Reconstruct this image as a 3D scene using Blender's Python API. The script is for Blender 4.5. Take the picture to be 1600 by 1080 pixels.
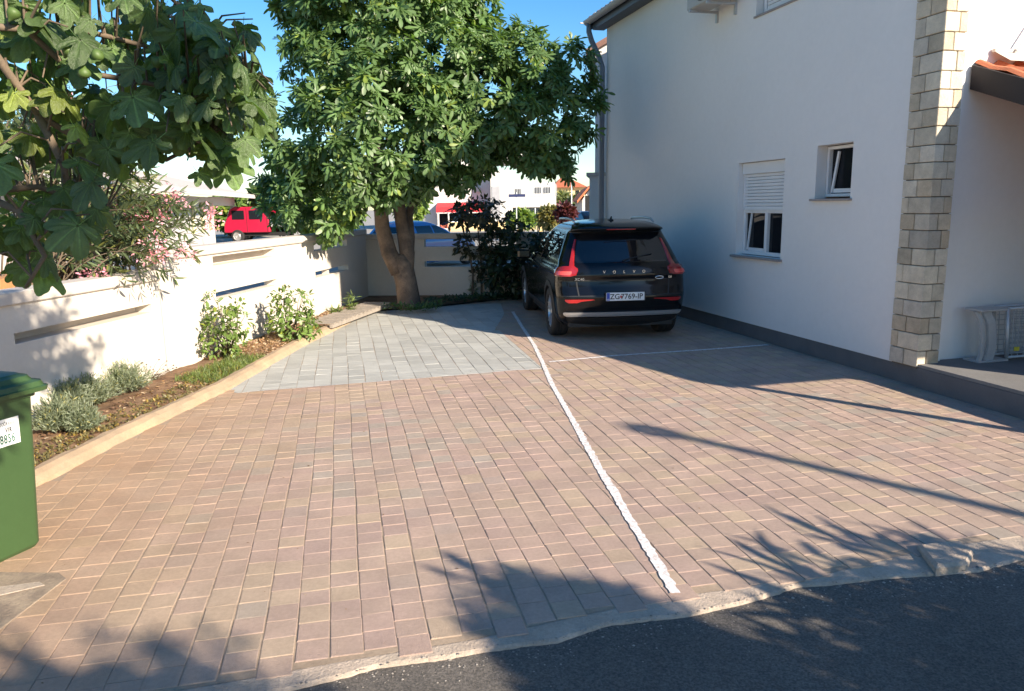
import bpy, math, random
import numpy as np
from mathutils import Vector, Matrix
R = math.radians
PI = math.pi
rng = random.Random(7)
nr = np.random.RandomState(11)
for o in list(bpy.data.objects):
    bpy.data.objects.remove(o)
scene = bpy.context.scene
COL = scene.collection

# ------------------------------------------------------------ camera
CF, CPITCH, CROLL, CH = 1178.0, R(10.54), R(0.86), 1.8
cd = bpy.data.cameras.new('camera'); cam = bpy.data.objects.new('camera', cd); COL.objects.link(cam)
cd.sensor_fit = 'HORIZONTAL'; cd.sensor_width = 36.0; cd.lens = CF / 1600 * 36.0
cd.clip_start = 0.05; cd.clip_end = 2000
cam.matrix_world = (Matrix.Translation((0, 0, CH)) @ Matrix.Rotation(R(90) - CPITCH, 4, 'X')
                    @ Matrix.Rotation(-CROLL, 4, 'Z'))
scene.camera = cam

# ------------------------------------------------------------ sky and sun
SUN_EL = R(24.5)
SUN_AZ = math.atan2(0.73, -0.683)          # clockwise from +Y
sd = Vector((math.sin(SUN_AZ) * math.cos(SUN_EL), math.cos(SUN_AZ) * math.cos(SUN_EL), math.sin(SUN_EL)))
world = bpy.data.worlds.new('World'); scene.world = world; world.use_nodes = True
wn = world.node_tree; wn.nodes.clear()
sky = wn.nodes.new('ShaderNodeTexSky'); sky.sky_type = 'NISHITA'; sky.sun_disc = False
sky.sun_elevation = SUN_EL; sky.sun_rotation = SUN_AZ; sky.air_density = 1.0; sky.dust_density = 0.3; sky.ozone_density = 3.0
bg = wn.nodes.new('ShaderNodeBackground'); bg.inputs['Strength'].default_value = 0.092
wo = wn.nodes.new('ShaderNodeOutputWorld')
hs = wn.nodes.new('ShaderNodeHueSaturation'); hs.inputs['Saturation'].default_value = 1.32; hs.inputs['Value'].default_value = 0.95
wn.links.new(sky.outputs[0], hs.inputs['Color']); wn.links.new(hs.outputs[0], bg.inputs[0]); wn.links.new(bg.outputs[0], wo.inputs[0])
ld = bpy.data.lights.new('sun', 'SUN'); sun = bpy.data.objects.new('sun', ld); COL.objects.link(sun)
ld.energy = 4.8; ld.angle = R(0.55); ld.color = (1.0, 0.87, 0.70)
sun.rotation_euler = sd.to_track_quat('Z', 'Y').to_euler()
scene.view_settings.view_transform = 'Standard'; scene.view_settings.look = 'None'
scene.view_settings.exposure = 1.2; scene.view_settings.gamma = 1.0
scene.render.engine = 'CYCLES'
scene.cycles.max_bounces = 6

# ------------------------------------------------------------ projection helpers (photo pixel -> place)
_cp, _sp, _cr, _sr = math.cos(CPITCH), math.sin(CPITCH), math.cos(CROLL), math.sin(CROLL)
def ray(px, py):
    X = (px - 800) / CF; Y = (py - 540) / CF
    x = X * _cr - Y * _sr; dn = X * _sr + Y * _cr
    return Vector((x, _cp - dn * _sp, -_sp - dn * _cp))
def G(px, py, z=0.0):
    d = ray(px, py); t = (z - CH) / d.z
    return Vector((d.x * t, d.y * t, z))
def Y_(px, py, y):
    d = ray(px, py); t = y / d.y
    return Vector((d.x * t, y, CH + d.z * t))

# ------------------------------------------------------------ materials
def lin(r, g, b):
    f = lambda c: (c / 255 / 12.92) if c / 255 <= 0.04045 else ((c / 255 + 0.055) / 1.055) ** 2.4
    return (f(r), f(g), f(b))
def mat(name, col, rough=0.7, var=0.12, vs=3.0, bump=0.0, bs=60.0, metal=0.0, attr=False, trans=0.0,
        coat=0.0, spec=0.5, col2=None, c2s=1.5, c2t=0.5, c2w=0.15, stain=0.0, stretch=None, mixmax=1.0):
    m = bpy.data.materials.new(name); m.use_nodes = True
    nt = m.node_tree; N = nt.nodes; L = nt.links
    b = N['Principled BSDF']
    b.inputs['Roughness'].default_value = rough; b.inputs['Metallic'].default_value = metal
    b.inputs['Specular IOR Level'].default_value = spec
    b.inputs['Coat Weight'].default_value = coat; b.inputs['Coat Roughness'].default_value = 0.03
    tc = N.new('ShaderNodeTexCoord'); src = tc.outputs['Object']
    if stretch:
        mp = N.new('ShaderNodeMapping'); mp.inputs['Scale'].default_value = stretch
        L.new(src, mp.inputs[0]); src = mp.outputs[0]
    cur = None
    if attr:
        a = N.new('ShaderNodeAttribute'); a.attribute_name = 'col'; cur = a.outputs['Color']
    else:
        rgb = N.new('ShaderNodeRGB'); rgb.outputs[0].default_value = (*col, 1); cur = rgb.outputs[0]
    def noise(scale, det=4, rgh=0.6):
        n = N.new('ShaderNodeTexNoise'); n.inputs['Scale'].default_value = scale
        n.inputs['Detail'].default_value = det; n.inputs['Roughness'].default_value = rgh
        L.new(src, n.inputs['Vector']); return n.outputs['Fac']
    def grain():
        v = N.new('ShaderNodeTexVoronoi'); v.inputs['Scale'].default_value = 95; L.new(src, v.inputs['Vector']); return v.outputs['Distance']
    def mrange(s, a0, a1, b0, b1):
        r = N.new('ShaderNodeMapRange'); r.inputs[1].default_value = a0; r.inputs[2].default_value = a1
        r.inputs[3].default_value = b0; r.inputs[4].default_value = b1; L.new(s, r.inputs[0]); return r.outputs[0]
    if col2 is not None:
        mx = N.new('ShaderNodeMix'); mx.data_type = 'RGBA'
        L.new(mrange(noise(c2s, 6), c2t - c2w, c2t + c2w, 0, mixmax), mx.inputs['Factor'])
        L.new(cur, mx.inputs['A']); mx.inputs['B'].default_value = (*col2, 1); cur = mx.outputs['Result']
    if var:
        mx = N.new('ShaderNodeMix'); mx.data_type = 'RGBA'; mx.blend_type = 'MULTIPLY'
        mx.inputs['Factor'].default_value = 1.0
        L.new(cur, mx.inputs['A'])
        L.new(mrange(noise(vs, 5, 0.65), 0.25, 0.75, 1 - var, 1 + var), mx.inputs['B']); cur = mx.outputs['Result']
        mx = N.new('ShaderNodeMix'); mx.data_type = 'RGBA'; mx.blend_type = 'MULTIPLY'
        mx.inputs['Factor'].default_value = 1.0
        L.new(cur, mx.inputs['A'])
        L.new(mrange(noise(vs * 17, 3, 0.7), 0.25, 0.75, 1 - var * .7, 1 + var * .7), mx.inputs['B']); cur = mx.outputs['Result']
    L.new(cur, b.inputs['Base Color'])
    if bump:
        bp = N.new('ShaderNodeBump'); bp.inputs['Strength'].default_value = bump; bp.inputs['Distance'].default_value = 0.01
        L.new(noise(bs, 5, 0.7), bp.inputs['Height']); L.new(bp.outputs[0], b.inputs['Normal'])
    if trans:
        tr = N.new('ShaderNodeBsdfTranslucent'); ms = N.new('ShaderNodeMixShader'); ms.inputs[0].default_value = trans
        mx = N.new('ShaderNodeMix'); mx.data_type = 'RGBA'; mx.blend_type = 'MULTIPLY'; mx.inputs['Factor'].default_value = 1
        L.new(cur, mx.inputs['A']); mx.inputs['B'].default_value = (1.5, 1.7, 0.5, 1)
        L.new(mx.outputs['Result'], tr.inputs[0]); L.new(b.outputs[0], ms.inputs[1]); L.new(tr.outputs[0], ms.inputs[2])
        L.new(ms.outputs[0], N['Material Output'].inputs[0])
    return m
M = {}
M['paver'] = mat('paver', None, 0.9, 0.16, 2.6, 0.6, 150, attr=True, col2=(0.43, 0.335, 0.245), c2s=1.1, c2t=0.56, c2w=0.16, mixmax=0.55)
M['slab'] = mat('grey_slab', None, 0.7, 0.16, 3.0, 0.3, 120, attr=True, stretch=(1, 4, 1))
M['sand'] = mat('joint_sand', (0.37, 0.28, 0.20), 0.95, 0.25, 3, 0.4, 300)
M['asphalt'] = mat('asphalt', (0.085, 0.077, 0.068), 0.95, 0.2, 1.3, 1.0, 150, col2=(0.23, 0.20, 0.17), c2s=105, c2t=0.53, c2w=0.17)
M['concrete'] = mat('concrete', (0.50, 0.40, 0.32), 0.95, 0.22, 4, 1.0, 70, col2=(0.40, 0.33, 0.26), c2s=3, c2w=0.2)
M['kerb'] = mat('kerb_concrete', (0.47, 0.335, 0.21), 0.9, 0.16, 5, 0.6, 120, col2=(0.36, 0.27, 0.18), c2s=2.2, c2w=0.15)
M['ground'] = mat('ground_grey', (0.36, 0.33, 0.29), 0.9, 0.12, 0.5)
M['soil'] = mat('soil', (0.16, 0.085, 0.045), 0.95, 0.35, 6, 1.0, 60, col2=(0.26, 0.16, 0.09), c2s=5, c2w=0.1)
M['chalk'] = mat('chalk_paint', (0.78, 0.77, 0.77), 0.9, 0.12, 30, 0.12, 110, col2=(0.50, 0.42, 0.37), c2s=38, c2t=0.55, c2w=0.12)
M['chalk_thin'] = mat('thin_chalk', (0.62, 0.58, 0.55), 0.9, 0.25, 30)
M['render'] = mat('white_render', (0.78, 0.76, 0.735), 0.9, 0.03, 0.7, 0.25, 400, spec=0.2)
M['wall_white'] = mat('wall_white', (0.64, 0.585, 0.515), 0.9, 0.05, 1.5, 0.3, 200, spec=0.2)
M['wall_core'] = mat('coping_stone', (0.56, 0.50, 0.44), 0.9, 0.06, 5, 0.3, 200)
M['far_white'] = mat('far_white', (0.60, 0.58, 0.55), 0.9, 0.03, 1)
M['terrace'] = mat('terrace_grey', (0.19, 0.185, 0.18), 0.9, 0.15, 3, 0.3, 100)
M['plinth'] = mat('plinth_grey', (0.125, 0.125, 0.13), 0.9, 0.12, 4, 0.3, 150)
M['stone'] = mat('ashlar', None, 0.85, 0.22, 9, 1.0, 45, attr=True)
M['mortar'] = mat('mortar', (0.17, 0.14, 0.11), 0.95)
M['tile'] = mat('roof_tile', (0.50, 0.15, 0.065), 0.8, 0.25, 6, 0.4, 60)
M['tile_dull'] = mat('roof_tile_dull', (0.24, 0.13, 0.10), 0.8, 0.25, 6, 0.4, 60)
M['metal_dark'] = mat('dark_sheet_metal', (0.075, 0.085, 0.11), 0.5, 0.08, 3)
M['metal_gut'] = mat('gutter_metal', (0.42, 0.38, 0.37), 0.5, 0.1, 3)
M['metal_pipe'] = mat('pipe_metal', (0.17, 0.19, 0.225), 0.45, 0.08, 3)
M['metal_brown'] = mat('dark_fascia', (0.030, 0.026, 0.028), 0.6, 0.08, 3, spec=0.2)
M['pvc'] = mat('white_pvc', (0.78, 0.78, 0.78), 0.35, 0.03)
M['ac'] = mat('ac_casing', (0.42, 0.40, 0.37), 0.5, 0.08)
M['sill'] = mat('sill_stone', (0.30, 0.27, 0.26), 0.6, 0.15, 20)
M['glass'] = mat('window_glass', (0.012, 0.014, 0.018), 0.03, 0, spec=0.22)
M['dark'] = mat('dark_inside', (0.01, 0.01, 0.011), 0.8, 0)
M['black'] = mat('matt_black', (0.012, 0.012, 0.013), 0.55, 0)
M['rubber'] = mat('rubber', (0.022, 0.022, 0.023), 0.8, 0.15, 20)
M['paint'] = mat('black_paint', (0.004, 0.004, 0.005), 0.15, 0, coat=0.22, spec=0.3)
M['carglass'] = mat('tinted_glass', (0.006, 0.007, 0.009), 0.02, 0, coat=0.6)
M['chrome'] = mat('chrome', (0.75, 0.76, 0.78), 0.18, 0, metal=1.0)
M['silver'] = mat('silver_trim', (0.50, 0.50, 0.50), 0.38, 0.03, metal=0.7)
M['alloy'] = mat('alloy', (0.55, 0.56, 0.58), 0.3, 0.02, metal=0.8)
M['redlamp'] = mat('red_lamp', (0.27, 0.012, 0.012), 0.12, 0.1, 20, coat=1.0)
M['plate'] = mat('plate_white', (0.78, 0.79, 0.80), 0.35, 0)
M['plateblue'] = mat('plate_blue', (0.02, 0.07, 0.45), 0.4, 0)
M['ink'] = mat('ink', (0.015, 0.015, 0.02), 0.5, 0)
M['bin'] = mat('green_plastic', (0.042, 0.086, 0.029), 0.42, 0.06, 2.5, 0.1, 30)
M['sticker'] = mat('sticker_white', (0.80, 0.80, 0.78), 0.5, 0.03)
M['stickerink'] = mat('sticker_green', (0.008, 0.10, 0.06), 0.5, 0)
M['bark'] = mat('fig_bark', (0.22, 0.155, 0.11), 0.9, 0.35, 4, 1.0, 30, col2=(0.10, 0.075, 0.06), c2s=3, c2w=0.1)
M['twig'] = mat('twig_bark', (0.15, 0.11, 0.075), 0.9, 0.3, 10)
M['leaf'] = mat('leaf', None, 0.42, 0.22, 1.2, attr=True, trans=0.28, spec=0.55)
M['leafbig'] = mat('leaf_near', None, 0.34, 0.28, 14, 0.6, 90, attr=True, trans=0.33, spec=0.7)
M['petal'] = mat('petal', None, 0.6, 0.1, 6, attr=True, trans=0.3)
M['fig'] = mat('fig_skin', (0.075, 0.125, 0.028), 0.55, 0.15, 30)
M['red'] = mat('red_paint', (0.42, 0.010, 0.045), 0.3, 0.05, 1, coat=0.5)
M['blue'] = mat('blue_paint', (0.05, 0.19, 0.46), 0.25, 0, coat=0.8)
M['greyalu'] = mat('grey_alu', (0.42, 0.42, 0.40), 0.5, 0.08)
M['yellow'] = mat('yellow_render', (0.72, 0.55, 0.28), 0.9, 0.04, 1)
M['wood'] = mat('weathered_wood', (0.30, 0.26, 0.22), 0.85, 0.3, 8, 0.5, 60, stretch=(1, 6, 1))
M['board'] = mat('brown_board', (0.48, 0.24, 0.10), 0.8, 0.3, 8, stretch=(1, 6, 1))
M['galv'] = mat('galvanised', (0.50, 0.51, 0.52), 0.45, 0.08, 20, metal=0.4)
M['cream'] = mat('cream_paint', (0.80, 0.74, 0.45), 0.8, 0.03)

# ------------------------------------------------------------ mesh building
def tag(o, label=None, cat=None, group=None, kind=None):
    if label: o['label'] = label
    if cat: o['category'] = cat
    if group: o['group'] = group
    if kind: o['kind'] = kind
    return o
def empty(name, loc, rz, label, cat, group=None):
    o = bpy.data.objects.new(name, None); COL.objects.link(o); o.empty_display_size = 0.2
    o.location = loc; o.rotation_euler = (0, 0, rz)
    tag(o, label, cat, group); return o
class MB:
    def __init__(s): s.v = []; s.f = []; s.c = []
    def add(s, vs, fs, col=(1, 1, 1)):
        n = len(s.v); s.v.extend([tuple(p) for p in vs])
        for f in fs: s.f.append(tuple(i + n for i in f)); s.c.append(col)
        return s
    def quad(s, a, b, c, d, col=(1, 1, 1)): return s.add([a, b, c, d], [(0, 1, 2, 3)], col)
    def box(s, x0, y0, z0, x1, y1, z1, mtx=None, col=(1, 1, 1)):
        vs = [Vector(p) for p in ((x0, y0, z0), (x1, y0, z0), (x1, y1, z0), (x0, y1, z0), (x0, y0, z1), (x1, y0, z1), (x1, y1, z1), (x0, y1, z1))]
        if mtx is not None: vs = [mtx @ p for p in vs]
        return s.add(vs, [(0, 3, 2, 1), (4, 5, 6, 7), (0, 1, 5, 4), (1, 2, 6, 5), (2, 3, 7, 6), (3, 0, 4, 7)], col)
    def cbox(s, x0, y0, z0, x1, y1, z1, b=0.01, mtx=None, col=(1, 1, 1)):   # box with chamfered edges
        P = []
        for zi, (z, ins) in enumerate(((z0, b), (z0 + b, 0), (z1 - b, 0), (z1, b))):
            X0, X1, Y0, Y1 = x0 + ins, x1 - ins, y0 + ins, y1 - ins
            P.append([(X0 + (b if ins == 0 else 0), Y0, z), (X1 - (b if ins == 0 else 0), Y0, z), (X1, Y0 + (b if ins == 0 else 0), z), (X1, Y1 - (b if ins == 0 else 0), z),
                      (X1 - (b if ins == 0 else 0), Y1, z), (X0 + (b if ins == 0 else 0), Y1, z), (X0, Y1 - (b if ins == 0 else 0), z), (X0, Y0 + (b if ins == 0 else 0), z)])
        vs = [Vector(p) for r_ in P for p in r_]
        if mtx is not None: vs = [mtx @ p for p in vs]
        fs = [tuple(reversed(range(8))), tuple(range(24, 32))]
        for r_ in range(3):
            for i in range(8):
                j = (i + 1) % 8; fs.append((r_ * 8 + i, r_ * 8 + j, r_ * 8 + 8 + j, r_ * 8 + 8 + i))
        return s.add(vs, fs, col)
    def prism(s, poly, z0, z1, mtx=None, col=(1, 1, 1)):
        n = len(poly); vs = [Vector((p[0], p[1], z0)) for p in poly] + [Vector((p[0], p[1], z1)) for p in poly]
        if mtx is not None: vs = [mtx @ p for p in vs]
        fs = [tuple(reversed(range(n))), tuple(range(n, 2 * n))] + [(i, (i + 1) % n, n + (i + 1) % n, n + i) for i in range(n)]
        return s.add(vs, fs, col)
    def tube(s, pts, rad, n=8, col=(1, 1, 1), caps=True, wob=0.0):
        pts = [Vector(p) for p in pts]; m = len(pts)
        rad = rad if isinstance(rad, (list, tuple)) else [rad] * m
        up = Vector((0, 0, 1)); vs = []
        d0 = (pts[1] - pts[0]).normalized()
        u = d0.cross(up if abs(d0.z) < 0.9 else Vector((1, 0, 0))).normalized()
        for i, p in enumerate(pts):
            d = (pts[min(i + 1, m - 1)] - pts[max(i - 1, 0)])
            d = d.normalized() if d.length > 1e-9 else d0
            u = (u - d * u.dot(d)).normalized(); w = d.cross(u)
            for k in range(n):
                a = 2 * PI * k / n; r_ = rad[i] * (1 + (rng.uniform(-wob, wob) if wob else 0))
                vs.append(p + u * math.cos(a) * r_ + w * math.sin(a) * r_)
        fs = [(i * n + k, i * n + (k + 1) % n, (i + 1) * n + (k + 1) % n, (i + 1) * n + k) for i in range(m - 1) for k in range(n)]
        if caps: fs += [tuple(reversed(range(n))), tuple(range((m - 1) * n, m * n))]
        return s.add(vs, fs, col)
    def lathe(s, prof, n=24, mtx=None, col=(1, 1, 1)):        # prof: (radius, axial z)
        vs = []; m = len(prof)
        for r_, z in prof:
            for k in range(n):
                a = 2 * PI * k / n; p = Vector((r_ * math.cos(a), r_ * math.sin(a), z)); vs.append(mtx @ p if mtx is not None else p)
        fs = [(i * n + k, i * n + (k + 1) % n, (i + 1) * n + (k + 1) % n, (i + 1) * n + k) for i in range(m - 1) for k in range(n)]
        return s.add(vs, fs, col)
    def build(s, name, m, parent=None, smooth=False, attr=False, base=None, bevel=0.0):
        me = bpy.data.meshes.new(name)
        vs = s.v
        if base is not None: vs = [(p[0] - base[0], p[1] - base[1], p[2] - base[2]) for p in vs]
        me.from_pydata(vs, [], s.f); me.materials.append(m)
        if attr:
            ca = me.color_attributes.new('col', 'FLOAT_COLOR', 'CORNER')
            cnt = [len(f) for f in s.f]
            arr = np.repeat(np.array([[*c, 1.0] for c in s.c], dtype=np.float32), cnt, axis=0)
            ca.data.foreach_set('color', arr.ravel())
        if smooth: me.polygons.foreach_set('use_smooth', [True] * len(me.polygons))
        me.update()
        o = bpy.data.objects.new(name, me); COL.objects.link(o)
        if parent is not None: o.parent = parent
        elif base is not None: o.location = base
        if bevel:
            bv = o.modifiers.new('bevel', 'BEVEL'); bv.width = bevel; bv.segments = 2; bv.limit_method = 'ANGLE'
        return o
def arr_mesh(name, V, F, C, m, parent=None, base=None, smooth=False):
    """V (n,3); F (k,3|4); C (n,3) per-vertex colour"""
    V = np.asarray(V, dtype=np.float32)
    if base is not None: V = V - np.array(base, dtype=np.float32)
    F = np.asarray(F, dtype=np.int32); k = F.shape[1]
    me = bpy.data.meshes.new(name); me.vertices.add(len(V)); me.vertices.foreach_set('co', V.ravel())
    me.loops.add(F.size); me.loops.foreach_set('vertex_index', F.ravel())
    me.polygons.add(len(F)); me.polygons.foreach_set('loop_start', np.arange(len(F), dtype=np.int32) * k)
    me.polygons.foreach_set('loop_total', np.full(len(F), k, dtype=np.int32))
    me.update(calc_edges=True); me.materials.append(m)
    if smooth: me.polygons.foreach_set('use_smooth', np.ones(len(F), dtype=bool))
    if C is not None:
        ca = me.color_attributes.new('col', 'FLOAT_COLOR', 'POINT')
        C4 = np.concatenate([np.asarray(C, dtype=np.float32), np.ones((len(V), 1), dtype=np.float32)], 1)
        ca.data.foreach_set('color', C4.ravel())
    o = bpy.data.objects.new(name, me); COL.objects.link(o)
    if parent is not None: o.parent = parent
    elif base is not None: o.location = base
    return o
def text(body, size, m, name, parent, mtx, ext=0.002, bold=0.0, space=1.0, align='CENTER'):
    cu = bpy.data.curves.new('txt', 'FONT'); cu.body = body; cu.size = size; cu.extrude = ext; cu.offset = bold
    cu.align_x = align; cu.align_y = 'CENTER'; cu.space_character = space; cu.resolution_u = 3
    t = bpy.data.objects.new('txt', cu); COL.objects.link(t)
    dg = bpy.context.evaluated_depsgraph_get(); dg.update()
    me = bpy.data.meshes.new_from_object(t.evaluated_get(dg)); bpy.data.objects.remove(t); bpy.data.curves.remove(cu)
    me.materials.clear(); me.materials.append(m); me.transform(mtx); me.name = name
    o = bpy.data.objects.new(name, me); COL.objects.link(o); o.parent = parent
    return o
def inpoly(x, y, P):
    c = False; n = len(P)
    for i in range(n):
        x0, y0 = P[i][0], P[i][1]; x1, y1 = P[(i + 1) % n][0], P[(i + 1) % n][1]
        if (y0 > y) != (y1 > y) and x < (x1 - x0) * (y - y0) / (y1 - y0) + x0: c = not c
    return c
# ============================================================ SETTING: ground, road, paving
g = MB(); g.quad((-300, -300, -0.08), (300, -300, -0.08), (300, 500, -0.08), (-300, 500, -0.08))
tag(g.build('ground', M['ground']), kind='structure')
PD = Vector((math.sin(R(-12.58)), math.cos(R(-12.58)))); PX = Vector((PD.y, -PD.x))
edge_px = [(-60, 1150), (110, 1108), (250, 1083), (400, 1056), (540, 1031), (749, 996), (900, 962), (1044, 932), (1160, 917), (1210, 905), (1300, 893), (1400, 868), (1480, 852), (1620, 832), (1900, 790)]
edge = [G(*p) for p in edge_px]
TH = R(14.27)
HN = Vector((math.cos(TH), math.sin(TH))); HD = Vector((-math.sin(TH), math.cos(TH)))
def hw(v, u, z=0.0):                                   # house frame -> world
    p = HN * (5.56 + v) + HD * u
    return Vector((p.x, p.y, z))
kerb_pts = [(-3.42, 2.2), (-3.30, 3.4), (-3.2, 4.7), (-3.10, 5.9), (-2.89, 7.46), (-2.78, 9.8), (-2.45, 13.2)]
back_edge = [(-1.75, 13.35), (-1.0, 13.9), (-0.2, 14.55), (0.6, 14.85)]
lot = [(p.x, p.y) for p in edge] + [tuple(hw(0.05, 1.0)[:2]), tuple(hw(0.05, 15.5)[:2])] + [(0.6, 14.95)] + [tuple(p) for p in reversed(back_edge)] + [tuple(p) for p in reversed(kerb_pts)]
grey_px = [(372, 614), (847, 575), (775, 512), (788, 490), (782, 474)]
grey = [tuple(G(*p)[:2]) for p in grey_px] + [(-1.0, 13.9), (-1.75, 13.35), (-2.45, 13.2), (-2.78, 9.8), (-2.9, 7.44)]
sb = MB(); sb.add([(x, y, -0.0035) for x, y in lot], [tuple(range(len(lot)))]); tag(sb.build('joint_sand', M['sand']), kind='structure')
def clip(poly, a, b):                                  # keep the left side of a->b
    out = []; sgn = lambda p: (b[0] - a[0]) * (p[1] - a[1]) - (b[1] - a[1]) * (p[0] - a[0])
    for i in range(len(poly)):
        p, q = poly[i], poly[(i + 1) % len(poly)]; sp_, sq = sgn(p), sgn(q)
        if sp_ >= 0: out.append(p)
        if sp_ * sq < 0:
            t = sp_ / (sp_ - sq); out.append((p[0] + (q[0] - p[0]) * t, p[1] + (q[1] - p[1]) * t))
    return out
from mathutils import noise as mnoise
def pave(name, m, width, lengths, inside, clips, pal, gap, cham, zj):
    mb = MB()
    for ci in range(-60, 90):
        u = ci * width; w = -2.0 + rng.uniform(-0.02, 0.02)
        while w < 18:
            Ln = rng.choice(lengths); w0, w1 = w, w + Ln; w = w1
            c = PX * (u + width / 2) + PD * ((w0 + w1) / 2)
            if not (-5 < c.x < 7 and 1.8 < c.y < 16): continue
            wob = 0.004 * math.sin(w0 * 3.1 + ci * .7)
            q = []
            gj = lambda: gap + rng.uniform(-0.0012, 0.0016)
            for (a, b_) in ((u + gj() + wob, w0 + gj() * .4), (u + width - gj() + wob, w0 + gj() * .4), (u + width - gj() + wob, w1 - gj() * .4), (u + gj() + wob, w1 - gj() * .4)):
                p = PX * a + PD * b_; q.append((p.x, p.y))
            ins = [inside(*p) for p in q]
            if not any(ins): continue
            if not all(ins):
                for (a, b_) in clips:
                    sgn = lambda p: (b_[0] - a[0]) * (p[1] - a[1]) - (b_[1] - a[1]) * (p[0] - a[0])
                    s_ = [sgn(p) > 0 for p in q]
                    if any(s_) and not all(s_):
                        t = ((c.x - a[0]) * (b_[0] - a[0]) + (c.y - a[1]) * (b_[1] - a[1])) / ((b_[0] - a[0]) ** 2 + (b_[1] - a[1]) ** 2)
                        if -0.05 < t < 1.05: q = clip(q, a, b_)
                if len(q) < 3: continue
                cc = (sum(p[0] for p in q) / len(q), sum(p[1] for p in q) / len(q))
                if not inside(*cc): continue
            cx = sum(p[0] for p in q) / len(q); cy = sum(p[1] for p in q) / len(q)
            n = len(q); inner = []; z0 = rng.uniform(-zj, zj); tx, ty = rng.uniform(-.012, .012), rng.uniform(-.012, .012)
            for p in q:
                dx, dy = p[0] - cx, p[1] - cy; L_ = math.hypot(dx, dy); f = max(0.2, 1 - cham * 1.4 / max(L_, 1e-4))
                inner.append((cx + dx * f, cy + dy * f, z0 + dx * tx + dy * ty))
            col = pal(cx, cy)
            mb.add([(p[0], p[1], -0.014) for p in q] + [(p[0], p[1], z0 - cham * .38) for p in q] + inner,
                   [(i, (i + 1) % n, n + (i + 1) % n, n + i) for i in range(n)] + [(n + i, n + (i + 1) % n, 2 * n + (i + 1) % n, 2 * n + i) for i in range(n)] + [tuple(range(2 * n, 3 * n))], col)
    return tag(mb.build(name, m, attr=True), kind='structure')
PAL = [(.455, .325, .268), (.44, .315, .262), (.468, .335, .27), (.455, .33, .265), (.485, .365, .265), (.47, .35, .258), (.415, .345, .285), (.425, .322, .27)]
def pal_red(x, y):
    k = mnoise.noise(Vector((x * .9, y * .9, 3.1))); k2 = mnoise.noise(Vector((x * .5 + 9, y * .5, 1.7)))
    w = [3, 3, 3, 3, .8 + max(0, k * 16), 1 + max(0, k * 12), max(0.1, .5 - k2 * 16), .8 + max(0, -k2 * 9)]
    c = rng.choices(PAL, w)[0]; j = rng.uniform(.86, .96)
    s_ = max(0.0, min(1.0, (-1.4 - x + (6 - y) * .1) / 1.6)) * .85                      # sandier towards the kerb on the left
    c = tuple(c[i] * (1 - s_) + (.46, .29, .165)[i] * s_ for i in range(3))
    return tuple(v * j for v in c)
def pal_grey(x, y):
    j = rng.uniform(.88, 1.10); return (.425 * j, .42 * j, .385 * j)
lotp = [tuple(p) for p in lot]
ng = len(grey); gc = [(grey[i], grey[(i + 1) % ng]) for i in range(ng)]
pave('brick_paving', M['paver'], 0.14, [.14, .14, .14, .14, .14, .15, .13, .14, .14, .17], lambda x, y: inpoly(x, y, lotp) and not inpoly(x, y, grey), [(b_, a) for a, b_ in gc[:5]], pal_red, 0.0028, 0.0038, 0.0011)
pave('grey_paving', M['slab'], 0.175, [.175, .35, .26, .35, .26], lambda x, y: inpoly(x, y, grey), gc, pal_grey, 0.0025, 0.003, 0.001)
# concrete edging along the road, asphalt
low_px = [(-80, 1180), (100, 1140), (250, 1115), (430, 1084), (540, 1058), (590, 1043), (680, 1032), (772, 1016), (869, 1004), (951, 977), (1075, 963), (1160, 944), (1222, 926), (1245, 917), (1300, 914), (1370, 905), (1440, 900), (1530, 893), (1620, 868), (1900, 830)]
low = [G(*p, -0.02) for p in low_px]
def lerp_path(P, x):
    for i in range(len(P) - 1):
        if P[i].x <= x <= P[i + 1].x:
            t = (x - P[i].x) / (P[i + 1].x - P[i].x); return P[i].y + (P[i + 1].y - P[i].y) * t
    return P[0].y if x < P[0].x else P[-1].y
eb = MB(); rows = []
nst = 260; x0_, x1_ = max(edge[0].x, low[0].x), min(edge[-1].x, low[-1].x)
for i in range(nst + 1):
    x = x0_ + (x1_ - x0_) * i / nst
    ya, yb = lerp_path(edge, x), lerp_path(low, x) + 0.006 * mnoise.noise(Vector((x * 9, 0, 0))) + 0.007 * mnoise.noise(Vector((x * 31, 5, 0)))
    cr_ = 0.006 if abs((x * 1.02) % 1.0) > .03 else -0.01
    rows.append([(x, ya + .14, -.009), (x, ya + .005, -.006), (x, ya - .01, -.004 + cr_ * .1), (x, yb + .012, -.008 + .004 * mnoise.noise(Vector((x * 20, 2, 0)))), (x, yb, -.016), (x, yb - .008, -.05)])
for i in range(nst):
    for j in range(5): eb.quad(rows[i][j], rows[i + 1][j], rows[i + 1][j + 1], rows[i][j + 1])
tag(eb.build('concrete_edging', M['concrete'], smooth=True), kind='structure')
av = MB(); av.add([(p.x, p.y + .10, -.024) for p in low] + [(30, 8.0, -.024), (30, -30, -.024), (-30, -30, -.024), (-30, -1, -.024)], [tuple(range(len(low) + 4))])
tag(av.build('road', M['asphalt']), kind='structure')
sl = MB(); sp = [G(-60, 894), G(92, 896), G(104, 905), G(-20, 1000), G(-60, 1000)]
sl.prism([(p.x, p.y) for p in sp], -0.01, 0.005)
tag(sl.build('concrete_slab', mat('slab_concrete', (.36, .28, .20), .95, .25, 5, .8, 80, col2=(.26, .20, .15), c2s=9, c2w=.1), bevel=.004), kind='structure')
sl = MB(); sl.prism([tuple(G(*p)[:2]) for p in ((-40, 925), (62, 912), (70, 917), (-30, 940))], 0.007, 0.011)
tag(sl.build('slab_rim', M['concrete']), kind='structure')
gp, gf, gcol = [], [], []
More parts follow.
